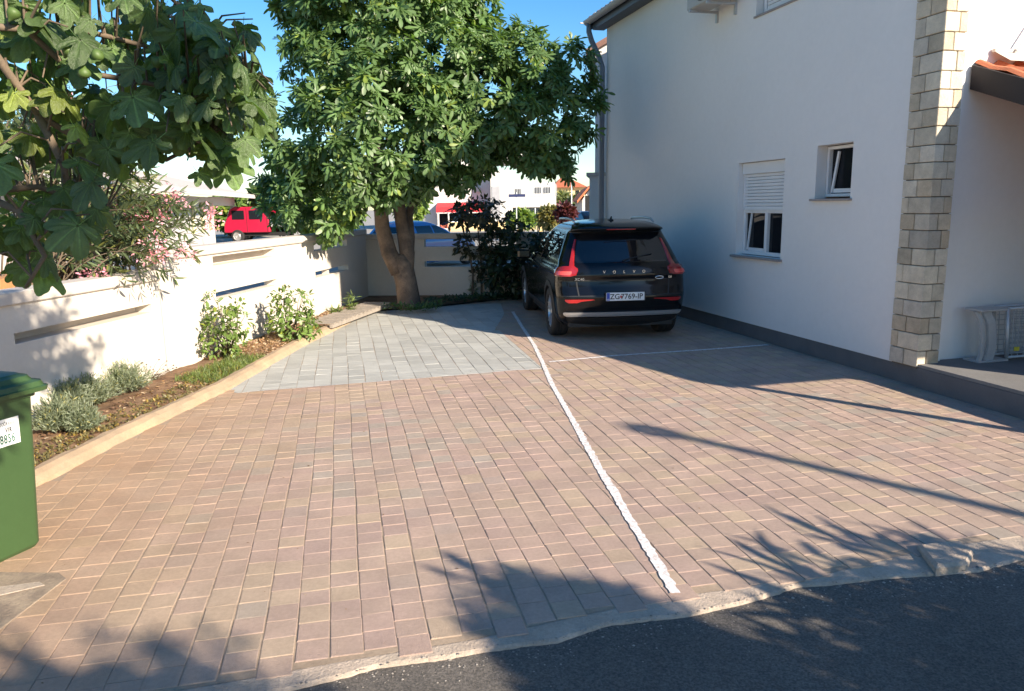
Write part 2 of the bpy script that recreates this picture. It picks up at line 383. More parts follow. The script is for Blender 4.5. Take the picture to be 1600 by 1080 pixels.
for _ in range(900):
    x = rng.uniform(-1.5, 3.4); y = lerp_path(low, x) - abs(rng.gauss(0, .11)) + .02; s_ = rng.uniform(.002, .0065) * (1.6 if rng.random() < .05 else 1)
    if y > lerp_path(edge, x): continue
    n0 = len(gp); zb = -.024 if y < lerp_path(low, x) - .01 else -.008
    for dx, dy, dz in ((1, 0, .2), (0, 1, .3), (-1, .1, .2), (0, -1, .3), (0, 0, 1.1)): gp.append((x + s_ * dx * rng.uniform(.7, 1.3), y + s_ * dy * rng.uniform(.7, 1.3), zb + s_ * dz * .8))
    gf += [(n0, n0 + 1, n0 + 4), (n0 + 1, n0 + 2, n0 + 4), (n0 + 2, n0 + 3, n0 + 4), (n0 + 3, n0, n0 + 4)]; c_ = rng.uniform(.16, .5); gcol += [(c_, c_ * .9, c_ * .78)] * 5
tag(arr_mesh('grit', gp, gf, gcol, M['paver']), 'loose grit and crumbs of concrete along the road edge', 'gravel', kind='stuff')
# chalk lines
def strip(name, pts, wd, z, m):
    P = [Vector(p[:2]) for p in pts]; mb = MB(); L_, Rr = [], []
    tot = []
    for i in range(len(P) - 1):
        n_ = max(2, int((P[i + 1] - P[i]).length / 0.03))
        for k in range(n_): tot.append((P[i].lerp(P[i + 1], k / n_), (P[i + 1] - P[i]).normalized(), wd[i] + (wd[i + 1] - wd[i]) * k / n_))
    for c, d, w in tot:
        nn = Vector((-d.y, d.x)); L_.append(c + nn * (w / 2 + rng.uniform(-.005, .004))); Rr.append(c - nn * (w / 2 + rng.uniform(-.007, .006)))
    for i in range(len(tot) - 1):
        if rng.random() < .03 and wd[0] < .045: continue
        mb.quad((*L_[i], z), (*Rr[i], z), (*Rr[i + 1], z), (*L_[i + 1], z))
    return tag(mb.build(name, m), kind='structure')
wl = [(1055, 928), (1020, 868), (982, 809), (957, 765), (935, 730), (905, 675), (885, 640), (862, 600), (850, 572), (835, 540), (812, 505), (801, 487)]
strip('painted_line', [G(*p) for p in wl], [.05, .055, .05, .06, .05, .058, .045, .052, .048, .048, .05, .05], 0.0045, M['chalk'])
strip('painted_cross_line', [G(*p) for p in ((858, 566), (962, 556), (1100, 547), (1203, 539))], [.05, .05, .055, .06], 0.0045, M['chalk'])
strip('painted_slab_line', [G(*p) for p in ((846, 577), (800, 579), (740, 585), (600, 596), (380, 613))], [.035, .03, .014, .014, .014], 0.0045, M['chalk_thin'])

# garden kerb and soil
def offs(P, d):
    out = []
    for i, p in enumerate(P):
        a = Vector(P[max(i - 1, 0)]); b_ = Vector(P[min(i + 1, len(P) - 1)]); t = (b_ - a).normalized(); out.append(Vector(p) + Vector((-t.y, t.x)) * d)
    return out
fine = []
for i in range(len(kerb_pts) - 1):
    for k in range(14):
        t = k / 14; fine.append(tuple(Vector(kerb_pts[i]).lerp(Vector(kerb_pts[i + 1]), t)))
fine.append(kerb_pts[-1])
kb = MB(); prof = [(-.02, -.02), (-.008, .022), (.028, .056), (.075, .078), (.132, .074), (.14, -.02)]
rings = []
for j, (o_, z) in enumerate(prof):
    q = offs(fine, o_); rings.append([(p.x + .014 * mnoise.noise(Vector((p.x * 4, p.y * 4, j))), p.y, z + .012 * mnoise.noise(Vector((p.y * 6, j * 3., 0)))) for p in q])
for j in range(len(prof) - 1):
    for i in range(len(fine) - 1): kb.quad(rings[j][i], rings[j][i + 1], rings[j + 1][i + 1], rings[j + 1][i])
kb.add([r_[-1] for r_ in rings], [tuple(range(6))])
tag(kb.build('kerb', M['kerb'], smooth=True), kind='structure')
WA, WB = Vector((-3.82, 8.13)), Vector((-3.01, 14.38)); WT = (WB - WA).normalized(); WN = Vector((WT.y, -WT.x))   # wall face, WN points to the lot
def wx(y): return WA.x + (y - WA.y) * WT.x / WT.y
def kx(y):
    for i in range(len(kerb_pts) - 1):
        if kerb_pts[i][1] <= y <= kerb_pts[i + 1][1]:
            t = (y - kerb_pts[i][1]) / (kerb_pts[i + 1][1] - kerb_pts[i][1]); return kerb_pts[i][0] + (kerb_pts[i + 1][0] - kerb_pts[i][0]) * t
    return kerb_pts[0][0]
def soil_z(x, y): return .035 + .025 * mnoise.noise(Vector((x * 3, y * 3, 0))) + .012 * mnoise.noise(Vector((x * 14, y * 14, 2)))
so = MB(); ny, nx = 200, 14; gr = []
for i in range(ny + 1):
    y = 2.2 + (13.2 - 2.2) * i / ny; gr.append([(x := (wx(y) - .05) * (1 - j / nx) + (kx(y) - .1) * j / nx, y, soil_z(x, y)) for j in range(nx + 1)])
for i in range(ny):
    for j in range(nx): so.quad(gr[i][j], gr[i][j + 1], gr[i + 1][j + 1], gr[i + 1][j])
tri = [(-3.25, 13.15), (-2.45, 13.15), (-1.75, 13.35), (-1.0, 13.9), (-.2, 14.55), (.6, 14.85), (1.2, 15.1), (-3.0, 15.4)]
so.add([(x, y, .028) for x, y in tri], [tuple(range(len(tri)))])
tag(so.build('soil', M['soil'], smooth=True), kind='structure')

# ============================================================ BOUNDARY WALL (left run and back run are one L-shaped wall, built as two things)
def masonry(name, A, T, N, L0, L1, ztop, slots, posts, th, label):
    """A origin, T along, N towards the lot; slots: list of (t0,t1,z0,z1)"""
    base = (A.x + T.x * L0, A.y + T.y * L0, 0); e = empty(name, base, 0, label, 'wall')
    mtx = Matrix(((T.x, N.x, 0, A.x), (T.y, N.y, 0, A.y), (0, 0, 1, 0), (0, 0, 0, 1)))
    ts = sorted({L0, L1} | {s[0] for s in slots} | {s[1] for s in slots}); zs = sorted({-.1, ztop - .115} | {s[2] for s in slots} | {s[3] for s in slots})
    mb = MB()
    def hole(t, z): return any(s[0] < t < s[1] and s[2] < z < s[3] for s in slots)
    for i in range(len(ts) - 1):
        for j in range(len(zs) - 1):
            t0, t1, z0, z1 = ts[i], ts[i + 1], zs[j], zs[j + 1]
            if hole((t0 + t1) / 2, (z0 + z1) / 2): continue
            c = lambda t, n, z: mtx @ Vector((t, n, z))
            mb.quad(c(t0, 0, z0), c(t1, 0, z0), c(t1, 0, z1), c(t0, 0, z1)); mb.quad(c(t1, -th, z0), c(t0, -th, z0), c(t0, -th, z1), c(t1, -th, z1))
    for s in slots:
        c = lambda t, n, z: mtx @ Vector((t, n, z)); t0, t1, z0, z1 = s
        mb.quad(c(t0, 0, z0), c(t0, -th, z0), c(t1, -th, z0), c(t1, 0, z0)); mb.quad(c(t0, 0, z1), c(t1, 0, z1), c(t1, -th, z1), c(t0, -th, z1))
        mb.quad(c(t0, 0, z0), c(t0, 0, z1), c(t0, -th, z1), c(t0, -th, z0)); mb.quad(c(t1, 0, z0), c(t1, -th, z0), c(t1, -th, z1), c(t1, 0, z1))
    for t in (L0, L1):
        c = lambda t, n, z: mtx @ Vector((t, n, z)); mb.quad(c(t, 0, -.1), c(t, -th, -.1), c(t, -th, ztop - .115), c(t, 0, ztop - .115))
    mb.build('masonry', M['wall_white'], e, base=base)
    cb = MB(); cb.cbox(L0 - .01, -th - .03, ztop - .113, L1 + .01, .03, ztop, .012, mtx); cb.build('coping', M['wall_core'], e, base=base)
    for p in posts:
        wide = p[1] - p[0] > .5; pb = MB(); pb.box(p[0], -th * (.99 if wide else .75), p[2], p[1], -th * (.93 if wide else .25), p[3], mtx); pb.build('slot_back' if wide else 'slot_post', M['wall_core'], e, base=base)
    return e
masonry('garden_wall', WA, WT, WN, -6.5, .02, 1.17, [(-2.04, -.14, .735, .825), (-4.6, -2.6, .735, .825)], [(-2.05, -.13, .73, .83), (-4.61, -2.59, .73, .83)], .2, 'low cream garden wall with one long slot, behind the green bin and the oleander')
masonry('garden_wall', WA, WT, WN, .045, 7.17, 1.375, [(1.2, 2.96, 1.12, 1.235), (1.2, 2.96, .70, .79), (4.45, 6.06, 1.10, 1.225), (4.45, 6.06, .66, .76)], [(1.19, 2.97, 1.115, 1.24), (5.12, 5.2, 1.10, 1.225), (5.12, 5.2, .66, .76)], .2, 'taller cream garden wall behind the two leafy shrubs, with paired slots under its coping')
BA = Vector((-2.88, 15.33)); BT = (Vector((1.5, 15.0)) - BA).normalized(); BN = Vector((BT.y, -BT.x))
masonry('back_wall', BA, BT, BN, -.22, 8.0, 1.27, [(1.15, 3.0, 1.0, 1.155), (1.15, 3.0, .60, .72), (3.7, 5.4, 1.0, 1.155), (3.7, 5.4, .60, .72)], [], .2, 'shaded back wall of the parking court behind the fig trunk and the dark shrub')
# ============================================================ HOUSE (local frame: x = into the house, y = away along the wall)
HB = hw(0, 0)
house = empty('house', HB, TH, 'two storey white rendered house with stone corner and tiled roof, beside the parked black car', 'house')
def HP(mb, name, m, parent=house, **k): return mb.build(name, m, parent, **k)
U0, U1, ZE = 5.96, 14.2, 5.06
wins = [(8.28, 9.33, 1.09, 2.31, .13), (7.07, 7.67, 1.82, 2.41, .15), (7.95, 9.06, 4.11, 4.93, .13)]
w = MB(); us = sorted({6.28, U1} | {a[0] for a in wins} | {a[1] for a in wins}); zs = sorted({.19, ZE} | {a[2] for a in wins} | {a[3] for a in wins})
for i in range(len(us) - 1):
    for j in range(len(zs) - 1):
        um, zm = (us[i] + us[i + 1]) / 2, (zs[j] + zs[j + 1]) / 2
        if any(a[0] < um < a[1] and a[2] < zm < a[3] for a in wins): continue
        w.quad((0, us[i + 1], zs[j]), (0, us[i], zs[j]), (0, us[i], zs[j + 1]), (0, us[i + 1], zs[j + 1]))
for a in wins:
    u0, u1, z0, z1, d = a
    w.quad((0, u0, z0), (d, u0, z0), (d, u0, z1), (0, u0, z1)); w.quad((0, u1, z0), (0, u1, z1), (d, u1, z1), (d, u1, z0))
    w.quad((0, u0, z1), (d, u0, z1), (d, u1, z1), (0, u1, z1)); w.quad((0, u0, z0), (0, u1, z0), (d, u1, z0), (d, u0, z0))
w.quad((0, 6.28, .19), (.1, 6.28, .19), (.1, U1, .19), (0, U1, .19))
w.quad((0, 6.28, .19), (0, 6.28, ZE), (.1, 6.28, ZE), (.1, 6.28, .19))
w.quad((0, U1, 0), (9, U1, 0), (9, U1, ZE), (0, U1, ZE)); w.quad((9, 6.05, 0), (9, U1, 0), (9, U1, ZE), (9, 6.05, ZE))
w.add([(.02, 6.05, .2), (9, 6.05, .2), (9, 6.05, ZE), (4.5, 6.05, 6.9), (.02, 6.05, ZE)], [(0, 1, 2, 3, 4)])
w.add([(0, U1, ZE), (9, U1, ZE), (4.5, U1, 6.9)], [(0, 1, 2)])
HP(w, 'wall', M['render'])
p = MB(); p.box(.015, 6.0, -.02, .3, U1 - .005, .188); p.box(0.012, 5.955, -.02, .3, 6.3, .18); HP(p, 'plinth', M['plinth'])
# stone corner
st = MB(); z = .2; k = 0
st.box(-.012, 5.945, .19, .21, 6.27, 5.05, col=(.15, .12, .1)); 
SC = [(.60, .52, .40), (.54, .46, .34), (.64, .56, .43), (.56, .46, .33), (.50, .45, .37), (.61, .54, .43)]
stc = MB()
while z < 5.0:
    h = rng.choice((.155, .165, .172, .16)); 
    def blk(x0, x1, y0, y1):
        c = rng.choice(SC); j = rng.uniform(.82, 1.1); pr = rng.uniform(0, .008)
        stc.cbox(x0 - (pr if x0 < 0 else 0), y0 - (pr if y0 < 5.95 else 0), z + .004, x1, y1, z + h - .004, .005, col=tuple(v * j for v in c))
    if k % 2 == 0: blk(-.03, .07, 5.925, 6.10); blk(-.03, .06, 6.107, 6.285); blk(.077, .215, 5.925, 6.04)
    else: blk(-.03, .12, 5.925, 6.19 if k % 4 == 1 else 6.15); blk(-.03, .06, (6.197 if k % 4 == 1 else 6.157), 6.285); blk(.127, .215, 5.925, 6.04)
    z += h; k += 1
HP(st, 'mortar', M['mortar']); HP(stc, 'stone_facing', M['stone'], attr=True)
tr = MB(); tr.box(.217, 5.99, .22, .30, 6.06, 5.05); HP(tr, 'corner_trim', M['render'])
# windows
def bar(mb, u0, u1, z0, z1, x0, x1): mb.box(x0, u0, z0, x1, u1, z1)
def frame(u0, u1, z0, z1, x, wd, name='window'):
    f = MB(); bar(f, u0, u1, z0, z0 + wd, x, x + .06); bar(f, u0, u1, z1 - wd, z1, x, x + .06); bar(f, u0, u0 + wd, z0 + wd, z1 - wd, x, x + .06); bar(f, u1 - wd, u1, z0 + wd, z1 - wd, x, x + .06)
    return f
f = frame(8.285, 9.325, 1.10, 1.70, .10, .05); bar(f, 8.74, 8.80, 1.15, 1.70, .092, .15); bar(f, 8.285, 9.325, 2.16, 2.305, .06, .13)
bar(f, 9.29, 9.325, 1.70, 2.16, .085, .13); bar(f, 8.285, 8.31, 1.70, 2.16, .085, .13)
wi = HP(f, 'window', M['pvc'], bevel=.004); g = MB(); g.box(.135, 8.30, 1.12, .14, 9.31, 2.16); g.build('pane', M['glass'], wi)
s = MB()
for i in range(11):
    z0 = 1.70 + i * .042; s.cbox(.088, 8.312, z0, .104, 9.288, z0 + .038, .006)
s.box(.08, 8.312, 1.685, .11, 9.288, 1.70); s.build('roller_shutter', M['pvc'], wi)
s = MB(); s.cbox(-.06, 8.24, 1.06, .13, 9.38, 1.089, .004); s.build('sill', M['sill'], wi)
s = MB(); m_ = Matrix.Translation((.118, 9.25, 1.16)) @ Matrix.Rotation(R(9), 4, 'X'); s.box(0, -.028, 0, .018, 0, .55, m_); s.box(.002, -.4, -.01, .018, -.046, .03, Matrix.Translation((.118, 9.25, 1.16))); s.build('sash', M['pvc'], wi)
f = frame(7.075, 7.665, 1.84, 2.40, .13, .035); wi = HP(f, 'window', M['pvc'], bevel=.004); g = MB(); g.box(.18, 7.08, 1.85, .185, 7.66, 2.39); g.build('pane', M['glass'], wi)
s = MB(); m_ = Matrix.Translation((.150, 7.60, 1.89)) @ Matrix.Rotation(R(11), 4, 'X'); s.box(0, -.03, 0, .02, 0, .46, m_); s.box(0, -.46, -.005, .02, -.05, .04, Matrix.Translation((.150, 7.60, 1.89))); s.build('sash', M['pvc'], wi)
s = MB(); s.cbox(-.05, 7.04, 1.795, .15, 7.71, 1.82, .004); s.build('sill', M['sill'], wi)
f = frame(7.96, 9.05, 4.12, 4.92, .10, .06); wi = HP(f, 'window', M['pvc'], bevel=.004); g = MB(); g.box(.14, 7.97, 4.13, .145, 9.04, 4.91); g.build('pane', M['glass'], wi)
s = MB()
for i in range(17): s.cbox(.108, 8.03, 4.18 + i * .042, .122, 8.98, 4.218 + i * .042, .006)
s.build('roller_shutter', M['pvc'], wi)
s = MB(); s.cbox(-.02, 7.93, 4.085, .13, 9.09, 4.11, .004); s.build('sill', M['sill'], wi)
# roof
rf = MB(); nu, nv = 260, 14
for side in (0, 1):
    gr = []
    for i in range(nu + 1):
        u = 5.6 + (14.42 - 5.6) * i / nu; row = []
        for j in range(nv + 1):
            t = j / nv; v = -.31 + 4.81 * t; z = 5.27 + 1.72 * t + .03 * math.sin(u * 2 * PI / .21) + (.02 if j % 2 else 0)
            row.append((v if side == 0 else 9 - v, u, z))
        gr.append(row)
    for i in range(nu):
        for j in range(nv): rf.quad(gr[i][j], gr[i + 1][j], gr[i + 1][j + 1], gr[i][j + 1])
roof = HP(rf, 'roof', M['tile_dull'])
for q_ in ((-.23, 0), (9, 9.23)):
    s = MB(); s.box(q_[0], 5.65, 5.06, q_[1], 14.36, 5.2); HP(s, 'soffit', M['metal_dark'])
for y_ in (5.64, 14.37):
    s = MB(); s.add([(-.25, y_, 5.07), (4.5, y_, 6.78), (9.35, y_, 5.07), (9.35, y_, 5.2), (4.5, y_, 6.94), (-.25, y_, 5.2)], [(0, 1, 4, 5), (1, 2, 3, 4)]); HP(s, 'verge_board', M['metal_dark'])
s = MB(); NG = 10; gr = []
for u in [5.6 + i * .9 for i in range(11)]:
    gr.append([(-.31 + .075 * math.cos(PI + PI * k / NG), min(u, 14.46), 5.235 + .085 * math.sin(PI + PI * k / NG)) for k in range(NG + 1)])
for i in range(len(gr) - 1):
    for k in range(NG): s.quad(gr[i][k], gr[i + 1][k], gr[i + 1][k + 1], gr[i][k + 1])
s.add(gr[-1], [tuple(range(NG + 1))])
gut = HP(s, 'gutter', M['metal_gut'], smooth=False)
for u in [5.8 + i * .8 for i in range(12)]: s = MB(); s.box(-.39, u, 5.225, -.23, u + .03, 5.245); s.build('bracket', M['metal_gut'], gut)
s = MB(); s.tube([(-.31, 14.34, 5.18), (-.31, 14.34, 5.02), (-.27, 14.31, 4.86), (-.14, 14.24, 4.55), (-.09, 14.2, 4.36), (-.09, 14.2, 4.0), (-.09, 14.2, 1.5), (-.09, 14.2, .1)], .052, 12)
for z in (3.2, 1.4, .5): s.tube([(-.09, 14.2, z), (-.09, 14.2, z + .05)], .06, 12)
HP(s, 'downpipe', M['metal_pipe'], smooth=True)
# terrace and its lean-to roof
s = MB(); s.cbox(-.01, -1.0, -.02, 5.0, 5.94, .2, .006); HP(s, 'terrace_base', M['plinth'])
s = MB(); s.box(-.01, -1.0, .203, 5.0, 6.04, .232); HP(s, 'terrace_floor', M['terrace'])
def rk(u): return 3.0 - .37 * (6.0 - u)
s = MB(); c = [(.40, 6.03, rk(6.03) - .215), (.40, 3.2, rk(3.2) - .215), (.40, 3.2, rk(3.2)), (.40, 6.03, rk(6.03)), (.435, 6.03, rk(6.03) - .215), (.435, 3.2, rk(3.2) - .215), (.435, 3.2, rk(3.2)), (.435, 6.03, rk(6.03))]
s.add(c, [(0, 1, 2, 3), (4, 7, 6, 5), (0, 4, 5, 1), (3, 2, 6, 7), (1, 5, 6, 2), (0, 3, 7, 4)]); s.box(.436, 3.2, rk(3.2) - .2, 4.6, 3.24, rk(3.2)); HP(s, 'terrace_fascia', M['metal_brown'])
s = MB(); gr = []
for i in range(130):
    v = .44 + i * .033; row = []
    for j in range(17):
        u = 6.04 - 2.82 * j / 16; row.append((v, u, rk(u) + .02 + .035 * math.sin(v * 2 * PI / .22) - (.02 if j % 2 else 0)))
    gr.append(row)
for i in range(129):
    for j in range(16): s.quad(gr[i][j], gr[i + 1][j], gr[i + 1][j + 1], gr[i][j + 1])
s.box(.44, 3.24, rk(3.24) - .2, .45, 3.25, rk(3.24) - .19)
s.add([(.44, 6.04, rk(6.04) - .08), (4.6, 6.04, rk(6.04) - .08), (4.6, 3.24, rk(3.24) - .08), (.44, 3.24, rk(3.24) - .08)], [(0, 1, 2, 3)])
HP(s, 'terrace_roof', M['tile'])
s = MB(); s.add([(.62, 6.035, 3.15), (4.6, 6.035, 3.15), (4.6, 5.86, 3.03), (.66, 5.86, 3.03)], [(0, 1, 2, 3)]); s.box(.62, 6.0, 3.13, 4.6, 6.04, 3.16); HP(s, 'flashing', M['wall_core'])
s = MB(); s.tube([(.84, 5.98, 3.14), (1.06, 5.96, 3.45), (1.5, 5.96, 3.45)], .012, 8); HP(s, 'roof_rail', M['galv'])
s = MB(); s.box(.45, 3.26, .235, .53, 3.34, rk(3.3) - .21); HP(s, 'terrace_post', M['metal_brown'])
s = MB(); s.box(1.75, 3.3, .235, 1.9, 6.04, 2.0); s.add([(1.75, 3.3, 2.0), (1.75, 6.04, 2.0), (1.75, 6.04, 2.9), (1.75, 3.3, 1.9)], [(0, 1, 2, 3)]); HP(s, 'terrace_wall', M['plinth'])  # side wall added only to darken the facade under the lean-to
# air conditioner on the wall
AC = hw(0, 9.42, 4.36); ac = empty('air_conditioner', AC, TH, 'dusty air conditioner unit bracketed high on the white house wall', 'air conditioner')
s = MB(); s.cbox(-.42, 0, .03, -.12, .72, .56, .02); body = s.build('casing', M['ac'], ac)
s = MB()
for i in range(9): s.tube([(-.426, .3 + .19 * math.cos(a) * (i + 1) / 9, .3 + .22 * math.sin(a) * (i + 1) / 9) for a in [2 * PI * k / 20 for k in range(21)]], .004, 5)
s.build('fan_grille', M['black'], body)
for y_ in (.1, .58): s = MB(); s.box(-.44, y_, 0, .0, y_ + .04, .03); s.box(-.03, y_, -.12, .0, y_ + .04, 0); s.build('bracket', M['galv'], ac)
s = MB(); s.tube([(-.1, .02, .3), (-.05, -.06, .25), (-.02, -.1, .05)], .014, 8); s.build('hose', M['black'], ac)

# folded guest bed frame leaning on the facade
BP = hw(.58, 5.80, .232); bed = empty('folded_bed', BP, TH, 'folded wire mesh bed frame standing on the terrace against the white facade', 'folding bed')
s = MB()
for (x0, y0) in ((.30, -.02), (.30, .14)):
    s.tube([(x0 - .03, y0, .52), (x0 + 1.5, y0, .52)], .014, 8); s.tube([(x0, y0, .04), (x0 + 1.5, y0, .04)], .014, 8)
    s.tube([(x0, y0, .04), (x0 - .04, y0, .52)], .018, 8)
s.build('frame', M['galv'], bed, smooth=True)
s = MB()
for y0 in (-.02, .14):
    for i in range(20): x = .36 + i * .07; s.tube([(x, y0, .05), (x - .03, y0, .51)], .0042, 5)
    for i in range(9): z = .085 + i * .05; s.tube([(.31, y0, z), (1.8, y0, z)], .0042, 5)
s.build('wire_mesh', M['galv'], bed)
for x0 in (.0, .11):
    s = MB(); pts = [Vector((x0 - .05, .03, .50)), Vector((x0 + .0, .0, .38)), Vector((x0 + .03, .0, .2)), Vector((x0 + .02, .0, .06)), Vector((x0 + .0, 0, .0))]
    for i in range(4):
        a, b_ = pts[i], pts[i + 1]; wd = .045 if x0 > .05 else .02
        s.add([a + Vector((-wd, 0, 0)), a + Vector((wd, 0, 0)), b_ + Vector((wd, 0, 0)), b_ + Vector((-wd, 0, 0)), a + Vector((-wd, .03, 0)), a + Vector((wd, .03, 0)), b_ + Vector((wd, .03, 0)), b_ + Vector((-wd, .03, 0))], [(0, 3, 2, 1), (4, 5, 6, 7), (0, 4, 7, 3), (1, 2, 6, 5)])
    s.build('leg', M['galv'], bed)
s = MB(); s.cbox(-.06, -.03, .5, .33, .17, .525, .006); s.build('end_board', M['galv'], bed)
s = MB(); s.cbox(-.03, -.02, .0, .33, .17, .02, .004); s.build('end_board', M['galv'], bed)
s = MB(); s.cbox(.37, -.035, .10, .43, -.024, .14, .002); s.build('warning_tag', mat('yellow_tag', (.65, .55, .05), .5), bed)

# ============================================================ SECOND HOUSE behind the first, on the same side
_q = Y_(921, 300, 17.5)
nb = empty('rear_house', (_q.x, 17.5, 0), R(-8), 'pale house standing behind the white house and its downpipe', 'house')
s = MB(); s.box(0, 0, -.05, 5, 5, 2.42); s.add([(.12, .05, 2.5), (.12, .05, 5.15), (2.2, .05, 6.2), (5, .05, 6.2), (5, .05, 2.5), (.12, 5, 2.5), (.12, 5, 5.15), (2.2, 5, 6.2), (5, 5, 6.2), (5, 5, 2.5)], [(0, 4, 3, 2, 1), (5, 6, 7, 8, 9), (0, 1, 6, 5), (1, 2, 7, 6), (2, 3, 8, 7)]); s.build('wall', M['render'], nb)
s = MB(); s.box(-.07, -.06, 2.422, 5, 5.1, 2.498); s.build('ledge', M['wall_core'], nb)
s = MB(); s.add([(-.08, -.15, 5.0), (2.2, -.15, 6.2), (2.2, -.15, 6.33), (-.08, -.15, 5.13), (-.08, 5.1, 5.0), (2.2, 5.1, 6.2), (2.2, 5.1, 6.33), (-.08, 5.1, 5.13)], [(0, 1, 2, 3), (3, 2, 6, 7), (0, 3, 7, 4), (0, 4, 5, 1)]); s.build('roof', M['tile_dull'], nb)
# ============================================================ VEGETATION
def nrm(a): return a / np.maximum(np.linalg.norm(a, axis=-1, keepdims=True), 1e-9)
def fig_leaf(lobes, wfac, sinus, droop, fold=.12):
    """outline fan with a raised midrib in every lobe; x = tip direction, length 1"""
    V = [(0, 0, 0)]; F = []; B = [1.25]
    ring = []; mids = []
    for (ang, L_) in lobes:
        ca, sa = math.cos(R(ang)), math.sin(R(ang)); w = wfac * L_
        pl = lambda x, y: (x * ca - y * sa, x * sa + y * ca)
        ids = []
        for (x, y) in ((.36 * L_, -w * .55), (.70 * L_, -w * 1.1), (.90 * L_, -w * .8), (L_, 0), (.90 * L_, w * .8), (.70 * L_, w * 1.1), (.36 * L_, w * .55)):
            px, py = pl(x, y); V.append((px, py, 0)); ids.append(len(V) - 1); B.append(1.0)
        px, py = pl(.62 * L_, 0); V.append((px, py, -fold * w)); B.append(1.3); m_ = len(V) - 1
        ring.append(ids)
        for a, b_ in zip(ids[:-1], ids[1:]): F.append((a, b_, m_))
        F.append((0, ids[0], m_)); F.append((0, m_, ids[-1]))
    for i in range(len(lobes) - 1):
        a0 = (lobes[i][0] + lobes[i + 1][0]) / 2; r_ = sinus * min(lobes[i][1], lobes[i + 1][1])
        V.append((r_ * math.cos(R(a0)), r_ * math.sin(R(a0)), .03)); B.append(.95); s_ = len(V) - 1
        F.append((0, ring[i][-1], s_)); F.append((0, s_, ring[i + 1][0]))
    V = np.array(V, dtype=float); r2 = V[:, 0] ** 2 + V[:, 1] ** 2
    V[:, 2] -= droop * r2
    return V, np.array(F), np.array(B)
LOB5 = [(-112, .55), (-52, .86), (0, 1.0), (52, .86), (112, .55)]
LOB3 = [(-60, .72), (0, 1.0), (60, .72)]
LEAF_A = fig_leaf(LOB5, .135, .24, .30); LEAF_B = fig_leaf(LOB3, .16, .28, .35)
LEAF_C = fig_leaf([(-105, .6), (-48, .88), (0, 1.0), (48, .88), (105, .6)], .27, .62, .22, .25)
def blade(w, n=3, droop=.2):
    V = [(0, 0, 0)]; F = []; B = [1.1]
    for i in range(1, n):
        t = i / n; ww = w * math.sin(PI * min(1, t * .9 + .1))
        V += [(t, -ww, .02), (t, 0, -.02), (t, ww, .02)]; B += [1, 1.25, 1]
    V.append((1, 0, 0)); B.append(1)
    F += [(0, 1, 2), (0, 2, 3)]
    for i in range(n - 2):
        a = 1 + 3 * i
        F += [(a, a + 3, a + 4), (a, a + 4, a + 1), (a + 1, a + 4, a + 5), (a + 1, a + 5, a + 2)]
    a = 1 + 3 * (n - 2); e = len(V) - 1; F += [(a, e, a + 1), (a + 1, e, a + 2)]
    V = np.array(V, dtype=float); V[:, 2] -= droop * V[:, 0] ** 2
    return V, np.array(F), np.array(B)
BLADE = blade(.09, 3, .25); OVAL = blade(.24, 3, .2); GRASS = blade(.035, 3, .5)
def scatter(T, pos, ax, nm, sc, col):
    """instances of template T as raw arrays"""
    V, F, B = T; pos, ax, nm = map(np.asarray, (pos, ax, nm)); n = len(pos)
    ax = nrm(ax); side = nrm(np.cross(nm, ax)); nm = np.cross(ax, side)
    sc = np.asarray(sc).reshape(-1, 1, 1)
    W = pos[:, None, :] + sc * (V[None, :, 0:1] * ax[:, None] + V[None, :, 1:2] * side[:, None] + V[None, :, 2:3] * nm[:, None])
    FF = F[None] + (np.arange(n) * len(V))[:, None, None]
    C = np.asarray(col)[:, None, :] * B[None, :, None]
    return W.reshape(-1, 3), FF.reshape(-1, 3), np.clip(C.reshape(-1, 3), 0, 1)
def merge(parts):
    Vs, Fs, Cs = [], [], []; n = 0
    for V, F, C in parts: Vs.append(V); Fs.append(F + n); Cs.append(C); n += len(V)
    return np.concatenate(Vs), np.concatenate(Fs), np.concatenate(Cs)
def leafcol(n, base, var=.25, yel=.08):
    b = np.array(base)[None] * (1 + var * nr.uniform(-1, 1, (n, 1)))
    y = nr.rand(n, 1) < yel
    return np.where(y, b * np.array([[1.7, 1.35, .8]]), b)
GREEN = (.100, .170, .058)
def rosettes(C, out, k, size, T, base, spread=.5, droop=.45, petiole=.45, yel=.06):
    """C (n,3) twig tips, out (n,3) outward direction, k leaves each"""
    n = len(C); C = np.repeat(C, k, 0); out = np.repeat(nrm(out), k, 0); m = n * k
    rnd = nrm(nr.normal(size=(m, 3))); perp = nrm(rnd - out * (rnd * out).sum(1, keepdims=True))
    a = nr.uniform(.25, 1.0, (m, 1)) * PI / 2
    d = out * np.cos(a) + perp * np.sin(a)
    d[:, 2] -= droop * nr.uniform(.3, 1.2, m); d = nrm(d)
    s = size * nr.uniform(.5, 1.25, m) * np.repeat(nr.uniform(.75, 1.2, n), k)
    pos = C + d * (petiole * s)[:, None] * .6 + nr.normal(size=(m, 3)) * size * .12
    nm = out * .7 + np.array([[0, 0, .8]]) + nr.normal(size=(m, 3)) * .35 + np.array([[sd.x, sd.y, 0]]) * .25
    return scatter(T, pos, d, nm, s, leafcol(m, base, yel=yel))
